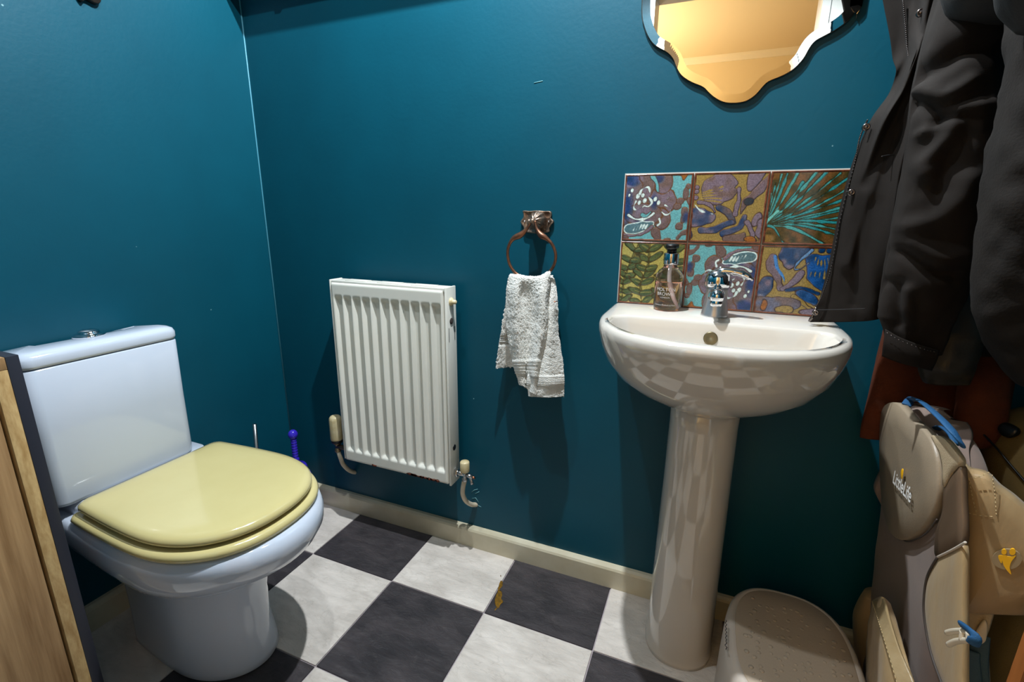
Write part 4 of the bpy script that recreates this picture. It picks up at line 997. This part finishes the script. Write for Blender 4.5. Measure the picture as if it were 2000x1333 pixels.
pull = spline([at(1594, 601, -.112), at(1590, 612, -.113), at(1586, 620, -.114), at(1580, 628, -.112)], 4)
V, Fc = tube(pull, [.002, .003, .0022, .003, .002], 8); obj('zip_pull', V, Fc, M['snap'], ct)
for px, py, y in ((1799, 24, -.192), (1692, 248, -.165), (1663, 376, -.146), (1593, 611, -.110)):
    c = at(px, py, y-.006); V, Fc = lathe([(0, -.0028), (.002, -.0026), (.0034, -.0012), (.0036, -.002), (.0056, -.0012), (.006, .0035), (0, .0045)], 20, c, 'y'); obj('snap', V, Fc, M['snap'], ct)
# hem seam
V, Fc = tube(spline([at(1592, 606, -.112), at(1640, 605, -.132), at(1690, 603, -.158)], 8), .0008, 6); obj('hem_seam', V, Fc, M['coat_dark'], ct)
V, Fc = tube(spline([at(1722, 306, -.209), at(1738, 303, -.202), at(1755, 304, -.196)], 6), .0009, 6); obj('panel_seam', V, Fc, M['coat_dark'], ct)
# sleeve in front
V, Fc = pxtube([(-170, 1850, 1985, -.25, .05), (-60, 1840, 1972, -.25, .052), (0, 1832, 1966, -.25, .052), (100, 1802, 1962, -.25, .052), (200, 1783, 1950, -.25, .05), (300, 1772, 1938, -.248, .048), (400, 1752, 1922, -.245, .046), (500, 1735, 1903, -.24, .044), (560, 1724, 1886, -.238, .042), (615, 1720, 1868, -.236, .036), (652, 1730, 1852, -.236, .026), (690, 1738, 1836, -.236, .02)],
               11, .007, n=150, per=12, top=tophook(HK[0], 1.78, 1.50, .05), s=(13, 13, 5.5), amp2=.25, ridges=SLV); slv = obj('sleeve', V, Fc, M['coat'], ct)
cf = [[at(1729, 643, -.262), at(1760, 660, -.272), at(1800, 675, -.272), at(1836, 685, -.258)], [at(1725, 670, -.266), at(1757, 685, -.276), at(1795, 698, -.276), at(1830, 705, -.262)], [at(1722, 696, -.262), at(1755, 709, -.272), at(1790, 718, -.272), at(1820, 725, -.258)]]
V, Fc = sheet(cf, 6, .004, None, 6); cft = obj('cuff_tab', V, Fc, M['coat'], ct)
def stitch_line(pts, par, m, dash=.003, gap=.0022, r=.00045):
    P = [Vector(tuple(p)) for p in spline(pts, 30)]; tv, tf = [], []; acc = 0; seg = None; on_ = True; cur = [P[0]]
    for a, b_ in zip(P[:-1], P[1:]):
        acc += (b_-a).length
        if on_: cur.append(b_)
        if on_ and acc > dash:
            V, Fc = tube([cur[0], cur[-1]], r, 5); b0_ = len(tv); tv += V; tf += [tuple(i+b0_ for i in f) for f in Fc]; on_ = False; acc = 0
        elif not on_ and acc > gap: on_ = True; acc = 0; cur = [b_]
    if tv: o = obj('stitching', tv, tf, m, par); o['kind'] = 'stuff'
stitch_line([at(1732, 650, -.272), at(1760, 666, -.279), at(1800, 681, -.279), at(1831, 689, -.266)], cft, M['snap'])
V, Fc = pxtube([(-190, 1830, 2040, -.30, .055), (-90, 1838, 2050, -.31, .06), (-20, 1846, 2060, -.31, .055), (30, 1862, 2070, -.30, .04), (55, 1900, 2070, -.29, .02)], 31, .006, top=tophook(HK[0], 1.76, 1.53, .08)); obj('hood', V, Fc, M['coat_dark'], ct)

c2 = thing('padded_black_jacket', 'black padded jacket hanging nearest at the right edge', 'jacket')
rows2 = [(-200, 2010, 2330, -.40, .05), (0, 1990, 2290, -.40, .06), (100, 1978, 2280, -.40, .06), (200, 1966, 2270, -.40, .06), (300, 1942, 2260, -.40, .06), (400, 1923, 2250, -.40, .058), (500, 1906, 2240, -.40, .056), (560, 1900, 2235, -.40, .055), (620, 1908, 2230, -.40, .052), (680, 1935, 2225, -.40, .045), (725, 1962, 2220, -.40, .035), (752, 1990, 2215, -.40, .02)]
V, Fc = pxtube(rows2, 44, .007, n=72, top=tophook(HK[2], 1.72, 1.48, .09), s=(9, 9, 9), amp2=.8); obj('jacket_body', V, Fc, M['coat2'], c2)
V, Fc = pxtube([(-200, 1940, 2100, -.46, .03), (-60, 1946, 2090, -.46, .035), (10, 1960, 2080, -.45, .03), (60, 1990, 2080, -.44, .015)], 47, .005, top=tophook(HK[2], 1.70, 1.46, .05)); obj('jacket_collar', V, Fc, M['coat_dark'], c2)

c3 = thing('rust_fleece', 'rust brown fleece hanging lowest behind the black coat', 'fleece')
V, Fc = pxtube([(420, 1770, 2030, -.045, .022), (560, 1745, 2010, -.045, .025), (640, 1728, 2000, -.045, .027), (700, 1713, 1990, -.045, .027), (780, 1695, 1975, -.045, .026), (830, 1683, 1965, -.045, .024), (854, 1679, 1960, -.045, .018)], 61, .006, top=[((RX-.08, HK[0]+.03, 1.66), (.01, 0, 0), .01), ((1.92, -.05, 1.5), (.1, 0, 0), .02), ((1.84, -.045, 1.15), (.12, 0, 0), .022)]); obj('fleece_body', V, Fc, M['rustcloth'], c3)
V, Fc = pxtube([(600, 1892, 1978, -.06, .025), (690, 1886, 1972, -.085, .03), (740, 1880, 1968, -.115, .034), (800, 1868, 1962, -.13, .035), (845, 1862, 1955, -.135, .03), (870, 1872, 1930, -.135, .018)], 63, .005, n=48); obj('fleece_sleeve', V, Fc, M['rustcloth'], c3)

c4 = thing('dark_jacket', 'dark olive-black jacket hem showing beneath the black coat sleeve', 'jacket')
V, Fc = pxtube([(350, 1845, 1975, -.182, .017), (500, 1838, 1955, -.182, .018), (600, 1822, 1935, -.182, .018), (670, 1808, 1918, -.185, .024), (715, 1795, 1905, -.19, .028), (748, 1806, 1890, -.19, .018)], 71, .007, top=[((RX-.075, HK[1], 1.70), (.004, 0, 0), .004), ((1.97, HK[1]+.02, 1.6), (.05, 0, 0), .03), ((1.84, -.182, 1.25), (.06, 0, 0), .017)], s=(12, 12, 10), amp2=.7); obj('jacket_body', V, Fc, mat('dark_olive_nylon', (40, 36, 29), .5, bump=.2, bscale=300), c4)

# ------------------------------------------------------------------ child carrier backpack
def xf(z): return 1.80-.09*z
def atp(px, py, off=0.0):
    d = ray(px, py); n = Vector((1, 0, .09)); t = ((1.80-off)-CAM.dot(n))/d.dot(n); return CAM+d*t
def atpl(px, py, p0, n):
    d = ray(px, py); n = Vector(n); return CAM+d*((Vector(p0)-CAM).dot(n)/d.dot(n))
M['trim'] = mat('pale_tan_satin', (158, 138, 104), .35, var=(142, 120, 84), vscale=30, bump=.3, bscale=60, bdist=.004)
cr = thing('child_carrier', 'taupe and tan child carrier backpack standing in the right corner', 'child carrier')
rings = []
for z, ya, yb, fx in ((.0, -.05, -.33, .03), (.03, -.04, -.35, .0), (.15, -.04, -.362, 0), (.3, -.045, -.366, 0), (.45, -.05, -.366, 0), (.55, -.055, -.362, 0), (.61, -.062, -.350, .0), (.655, -.075, -.325, .004), (.685, -.095, -.285, .012), (.70, -.125, -.245, .03), (.705, -.15, -.21, .05)):
    x0, x1 = xf(z)+fx, xf(z)+(.11 if z < .2 else .11-.04*min(1, (z-.2)/.25))-fx*.3; r = min(.035, (ya-yb)/3); ring = []
    for (cx_, cy_, a0) in ((x0+r, yb+r, math.pi), (x1-r, yb+r, 1.5*math.pi), (x1-r, ya-r, 0), (x0+r, ya-r, .5*math.pi)):
        for k in range(9): a = a0+math.pi/2*k/8; ring.append(Vector((cx_+r*math.cos(a), cy_+r*math.sin(a), z)))
    dense = []
    for k in range(len(ring)):
        a, b_ = ring[k], ring[(k+1) % len(ring)]; m_ = 8 if k % 9 == 8 else 1
        for q in range(m_): dense.append(a.lerp(b_, q/m_))
    rings.append(dense)
C = [spline([r[i] for r in rings], 6) for i in range(len(rings[0]))]
rings = [[Vector(tuple(C[i][k])) for i in range(len(C))] for k in range(len(C[0]))]
for ring in rings:
    c = sum(ring, Vector())/len(ring)
    for i, p in enumerate(ring):
        nrm = Vector((p.x-c.x, p.y-c.y, 0)).normalized(); ring[i] = p+nrm*(.006*noise.noise(Vector((p.x*9, p.y*9, p.z*4)))+.004*noise.noise(p*24))
V, Fc = loft(rings); obj('pack_body', V, Fc, M['taupe'], cr)
def ppad(pts, off, th, m, name, par=cr, prof=None, per=5):
    V, Fc = pillow(spline([atp(x, y, off) for x, y in pts], per, True), (-1, 0, -.09), prof or [(1, -.004), (1, th*.7), (.98, th), (.6, th*1.1), (.15, th*1.15)]); return obj(name, V, Fc, m, par)
ppad([(1745, 788), (1765, 790), (1790, 818), (1822, 848), (1838, 880), (1845, 920), (1845, 965), (1832, 1010), (1805, 1044), (1775, 1057), (1752, 1046), (1738, 1010), (1731, 960), (1728, 900), (1729, 830), (1734, 800)], .002, .010, M['headpad'], 'head_pad')
ppad([(1824, 852), (1850, 858), (1870, 882), (1880, 905), (1862, 928), (1848, 952), (1846, 915), (1838, 880)], .004, .004, M['meshfab'], 'mesh_band')
ppad([(1850, 952), (1866, 928), (1881, 912), (1884, 980), (1885, 1058), (1860, 1076), (1832, 1088), (1834, 1040), (1846, 1000)], .002, .004, M['brownsatin'], 'side_yoke')
ppad([(1833, 1094), (1858, 1082), (1884, 1066), (1886, 1180), (1886, 1300), (1884, 1420), (1862, 1400), (1842, 1340), (1820, 1275), (1808, 1210), (1807, 1160), (1814, 1125)], .002, .004, M['tan'], 'side_gusset')
for pts, m, r in (([(1886, 1060), (1860, 1075), (1831, 1089)], M['pipinglight'], .0017), ([(1831, 1089), (1812, 1125), (1805, 1165), (1806, 1210), (1818, 1275), (1840, 1338), (1862, 1400)], M['piping'], .002), ([(1745, 1030), (1758, 1050), (1775, 1058), (1806, 1045), (1830, 1015)], M['piping'], .0012)):
    V, Fc = tube(spline([atp(x, y, .007) for x, y in pts], 8), r, 8); obj('piping', V, Fc, m, cr)
# far side wing bump behind the head pad
V, Fc = pillow(spline([at(x, y, -.045) for x, y in ((1730, 900), (1720, 915), (1708, 940), (1706, 955), (1713, 972), (1722, 992), (1724, 1030), (1719, 1060), (1745, 1060), (1750, 980))], 4, True), (0, -1, 0), PROF(.015)); obj('far_wing', V, Fc, M['taupe'], cr)
# lower front pocket with its pale trim
def pk(px, py, off): return atp(px, py, off)
rows = [[pk(1704, 1172, .040), pk(1722, 1166, .045), pk(1740, 1180, .03)], [pk(1697, 1215, .048), pk(1722, 1220, .055), pk(1757, 1235, .03)], [pk(1690, 1290, .050), pk(1725, 1290, .058), pk(1775, 1300, .03)], [pk(1690, 1380, .048), pk(1728, 1390, .056), pk(1795, 1385, .03)], [pk(1700, 1470, .03), pk(1740, 1480, .04), pk(1810, 1470, .02)]]
V, Fc = sheet(rows, 8, .006, lambda Gd: Gd+np.array([[[.5*folds(p, 81, .006, (14, 14, 7), .4), 0, 0] for p in r] for r in Gd]), 8); obj('front_pocket', V, Fc, M['tan'], cr)
rows = [[pk(1702, 1174, .046), pk(1726, 1170, .046)], [pk(1714, 1215, .061), pk(1738, 1215, .052)], [pk(1731, 1270, .066), pk(1757, 1270, .052)], [pk(1750, 1335, .066), pk(1786, 1335, .046)], [pk(1764, 1400, .064), pk(1806, 1400, .042)]]
V, Fc = sheet(rows, 8, .003, None, 6); tm = obj('pocket_trim', V, Fc, M['trim'], cr)
stitch_line([pk(1703, 1175, .051), pk(1716, 1215, .066), pk(1733, 1270, .071), pk(1752, 1335, .071)], tm, M['stitch'])
V, Fc = pxtube([(1160, 1690, 1740, -.06, .02), (1200, 1668, 1735, -.06, .03), (1260, 1670, 1740, -.06, .034), (1340, 1685, 1750, -.06, .034), (1420, 1700, 1760, -.06, .03)], 83, .005, n=36); obj('base_bag', V, Fc, M['tan'], cr)
# grab handle
hp_ = [(1770, 792, .0), (1781, 780, .01), (1800, 786, -.012), (1832, 813, -.02), (1856, 838, -.02), (1872, 858, -.015), (1880, 872, -.01)]
V, Fc = tube(spline([atp(x, y, -o_) for x, y, o_ in hp_], 6), .0075, 12, flat=.35, up=(.3, 0, 1)); obj('grab_handle', V, Fc, M['blue'], cr)
V, Fc = tube(spline([atp(1828, 838, -.02), atp(1840, 836, -.015), atp(1858, 850, -.012), atp(1866, 868, -.01)], 5), .006, 12, flat=.4, up=(.3, 0, 1)); obj('handle_tab', V, Fc, M['blue'], cr)
# side wing with the logo
WP, WN = (1.765, -.385, .5), Vector((-.40, -.92, 0)).normalized()
def aw(px, py, off=0): return atpl(px, py, Vector(WP)+WN*off, WN)
wing = [(1881, 911), (1900, 914), (1930, 922), (1955, 946), (1985, 968), (2030, 1010), (2080, 1060), (2095, 1130), (2085, 1185), (2000, 1191), (1930, 1189), (1890, 1187), (1882, 1180), (1881, 1100), (1882, 1000)]
V, Fc = pillow(spline([aw(x, y, -.012) for x, y in wing], 5, True), WN, [(1, 0), (1.0, .010), (.985, .018), (.95, .022), (.6, .026), (.2, .027)]); wg = obj('side_wing', V, Fc, M['tan'], cr)
for l in ([(1884, 934), (1905, 934), (1935, 922)], [(1892, 935), (1900, 975), (1908, 1005)], [(1938, 928), (1943, 965), (1946, 1008)], [(1890, 1002), (1915, 1008), (1946, 1010)]):
    stitch_line([aw(x, y, .0155) for x, y in l], wg, M['stitch'], .003, .0018, .0005)
def flat(pts, m, name, off, par, per=5):
    V, Fc = pillow(spline([aw(x, y, off) for x, y in pts], per, True), WN, [(1, -.002), (1, .0006)]); return obj(name, V, Fc, m, par, False)
ell = [(1967+29*math.cos(t), 1093+20*math.sin(t)) for t in np.linspace(0, 2*math.pi, 25)[:-1]]
flat(ell, M['ovalprint'], 'logo_oval', .0185, wg, 1)
for cx_, cy_, r in ((1961, 1078.5, 5.2), (1977.5, 1078.5, 6.2)):
    flat([(cx_+r*math.cos(t), cy_+r*math.sin(t)) for t in np.linspace(0, 2*math.pi, 21)[:-1]], M['yellow'], 'logo_head', .0192, wg, 1)
flat([(1950, 1086), (1958, 1085), (1966, 1086), (1959, 1091), (1956, 1101), (1951, 1093)], M['yellow'], 'logo_figure', .0192, wg, 3)
flat([(1984, 1086), (1976, 1088), (1964, 1087.5), (1958, 1094), (1962, 1108), (1975, 1123), (1972, 1110), (1975, 1098)], M['yellow'], 'logo_figure', .0192, wg, 3)
# lettering on the head pad
p0 = atp(1744, 943, .0185); p1 = atp(1778, 983, .0185); tx = (p1-p0).normalized(); upv = Vector((0, 0, 1)); L_ = (p1-p0).length
def ptxt(co): return p0+tx*co.x+(upv-tx*upv.dot(tx))*co.y+Vector((-.0005, 0, 0))
me = text_mesh('LittleLife', .03, 0, .0004); w0 = max(v.co.x for v in me.vertices)-min(v.co.x for v in me.vertices); mn = min(v.co.x for v in me.vertices)
sc_ = L_/w0
for v in me.vertices: v.co = ptxt(Vector(((v.co.x-mn)*sc_, v.co.y*sc_*1.35, 0)))
me.materials.clear(); link('logo_lettering', me, M['whiteprint'], cr, False)
V, Fc = pillow(spline([atp(x, y, .0185) for x, y in ((1761.5, 938), (1759.5, 926), (1761, 917), (1764.5, 917), (1764, 928))], 4, True), (-1, 0, 0), [(1, 0), (.9, .0005), (.4, .0006)]); obj('logo_flame', V, Fc, M['yellow'], cr)
# strap, webbing and buckle below the wing
def st_(pts, off, m, name, r, flat_=.2):
    V, Fc = tube(spline([aw(x, y, off) for x, y in pts], 6), r, 12, flat=flat_, up=tuple(WN)); return obj(name, V, Fc, m, cr)
st_([(1915, 1180), (1905, 1215), (1895, 1240)], -.012, M['meshfab'], 'side_strap', .016)
st_([(1892, 1270), (1893, 1300), (1905, 1400)], -.018, M['bluegrey'], 'webbing_strap', .013)
st_([(1915, 1240), (1912, 1300), (1918, 1400)], -.022, M['bluegrey'], 'webbing_strap', .011)
V, Fc = pillow(spline([aw(x, y, -.008) for x, y in ((1918, 1212), (1928, 1216), (1927, 1244), (1920, 1254), (1908, 1256), (1902, 1240))], 4, True), WN, PROF(.006)); obj('reflective_patch', V, Fc, M['offwhite'], cr)
V, Fc = tube(spline([atp(x, y, .032) for x, y in ((1880, 1222), (1893, 1232), (1904, 1246), (1900, 1258))], 6), .0065, 12, flat=.5, up=tuple(WN)); obj('buckle_loop', V, Fc, M['blue'], cr)
bk = bpy.data.objects.new('buckle', None); COL.objects.link(bk); bk.parent = cr; bk['label'] = 'off-white side release buckle'
for l, r in (([(1895, 1236), (1880, 1233), (1862, 1234), (1850, 1237)], .0036), ([(1895, 1252), (1880, 1252), (1866, 1254), (1853, 1260)], .0036), ([(1898, 1238), (1898, 1254)], .006), ([(1882, 1234), (1880, 1252)], .004)):
    V, Fc = tube(spline([atp(x, y, .030) for x, y in l], 5), r, 10); obj('prong', V, Fc, M['offwhite'], bk)

# olive bag behind the carrier and wooden pole at the frame edge
ob = thing('olive_bag', 'olive canvas bag with a black clip behind the carrier', 'bag')
rings = []
for z, a_, b_, cx_ in ((0, .070, .115, 1.985), (.02, .080, .125, 1.985), (.2, .084, .13, 1.984), (.4, .086, .13, 1.982), (.54, .090, .128, 1.975), (.63, .096, .122, 1.970), (.69, .088, .108, 1.972), (.72, .058, .072, 1.975), (.73, .015, .02, 1.98)):
    ring = []
    for t in np.linspace(0, 2*math.pi, 65)[:-1]:
        ct_, st2 = math.cos(t), math.sin(t); p = Vector((cx_+a_*math.copysign(abs(ct_)**.75, ct_), -.175+b_*math.copysign(abs(st2)**.75, st2), z))
        ring.append(p+Vector((ct_, st2, 0))*folds(p, 91, .005, (12, 12, 8), .5)*(1 if z > 0 else 0))
    rings.append(ring)
C = [spline([r[i] for r in rings], 5) for i in range(64)]
V, Fc = loft([[Vector(tuple(C[i][k])) for i in range(64)] for k in range(len(C[0]))]); obj('bag_body', V, Fc, M['olive'], ob)
BP = Vector((1.875, -.20, .66)); BN = Vector((-.8, -.45, .4)).normalized()
def ab(px, py, off=0): return atpl(px, py, BP+BN*off, BN)
V, Fc = tube(spline([ab(1922, 850, .012), ab(1950, 880, .016), ab(1975, 910, .016), ab(2005, 945, .014)], 6), .0016, 8); obj('bag_seam', V, Fc, M['black_plastic'], ob)
V, Fc = pillow(spline([ab(x, y, .012) for x, y in ((1954, 838), (1968, 828), (1990, 836), (1992, 848), (1975, 856), (1960, 852))], 4, True), BN, PROF(.008)); obj('clip', V, Fc, M['black_plastic'], ob)
po = thing('wooden_pole', 'orange pine pole leaning in the bottom right corner', 'pole')
a = at(2022, 1275, -.46); b_ = at(2001, 1333, -.46); d_ = (b_-a).normalized()
bot = a+d_*((0.001-a.z)/d_.z); tpp = a-d_*.12
side = Vector((0, 1, 0)).cross(d_).normalized()*.011; dep = Vector((0, .011, 0)); rings = []
for q, k in ((bot, .9), (bot-d_*.004, 1), (tpp+d_*.004, 1), (tpp, .9)): rings.append([q+side*k+dep*k, q+side*k-dep*k, q-side*k-dep*k, q-side*k+dep*k])
V, Fc = loft(rings); obj('pole_shaft', V, Fc, M['wood_orange'], po, False)
V, Fc = loft([[q+side*1.15+dep*1.15, q+side*1.15-dep*1.15, q-side*1.15-dep*1.15, q-side*1.15+dep*1.15] for q in (bot, bot-d_*.02)]); obj('pole_foot', V, Fc, M['black_plastic'], po, False)
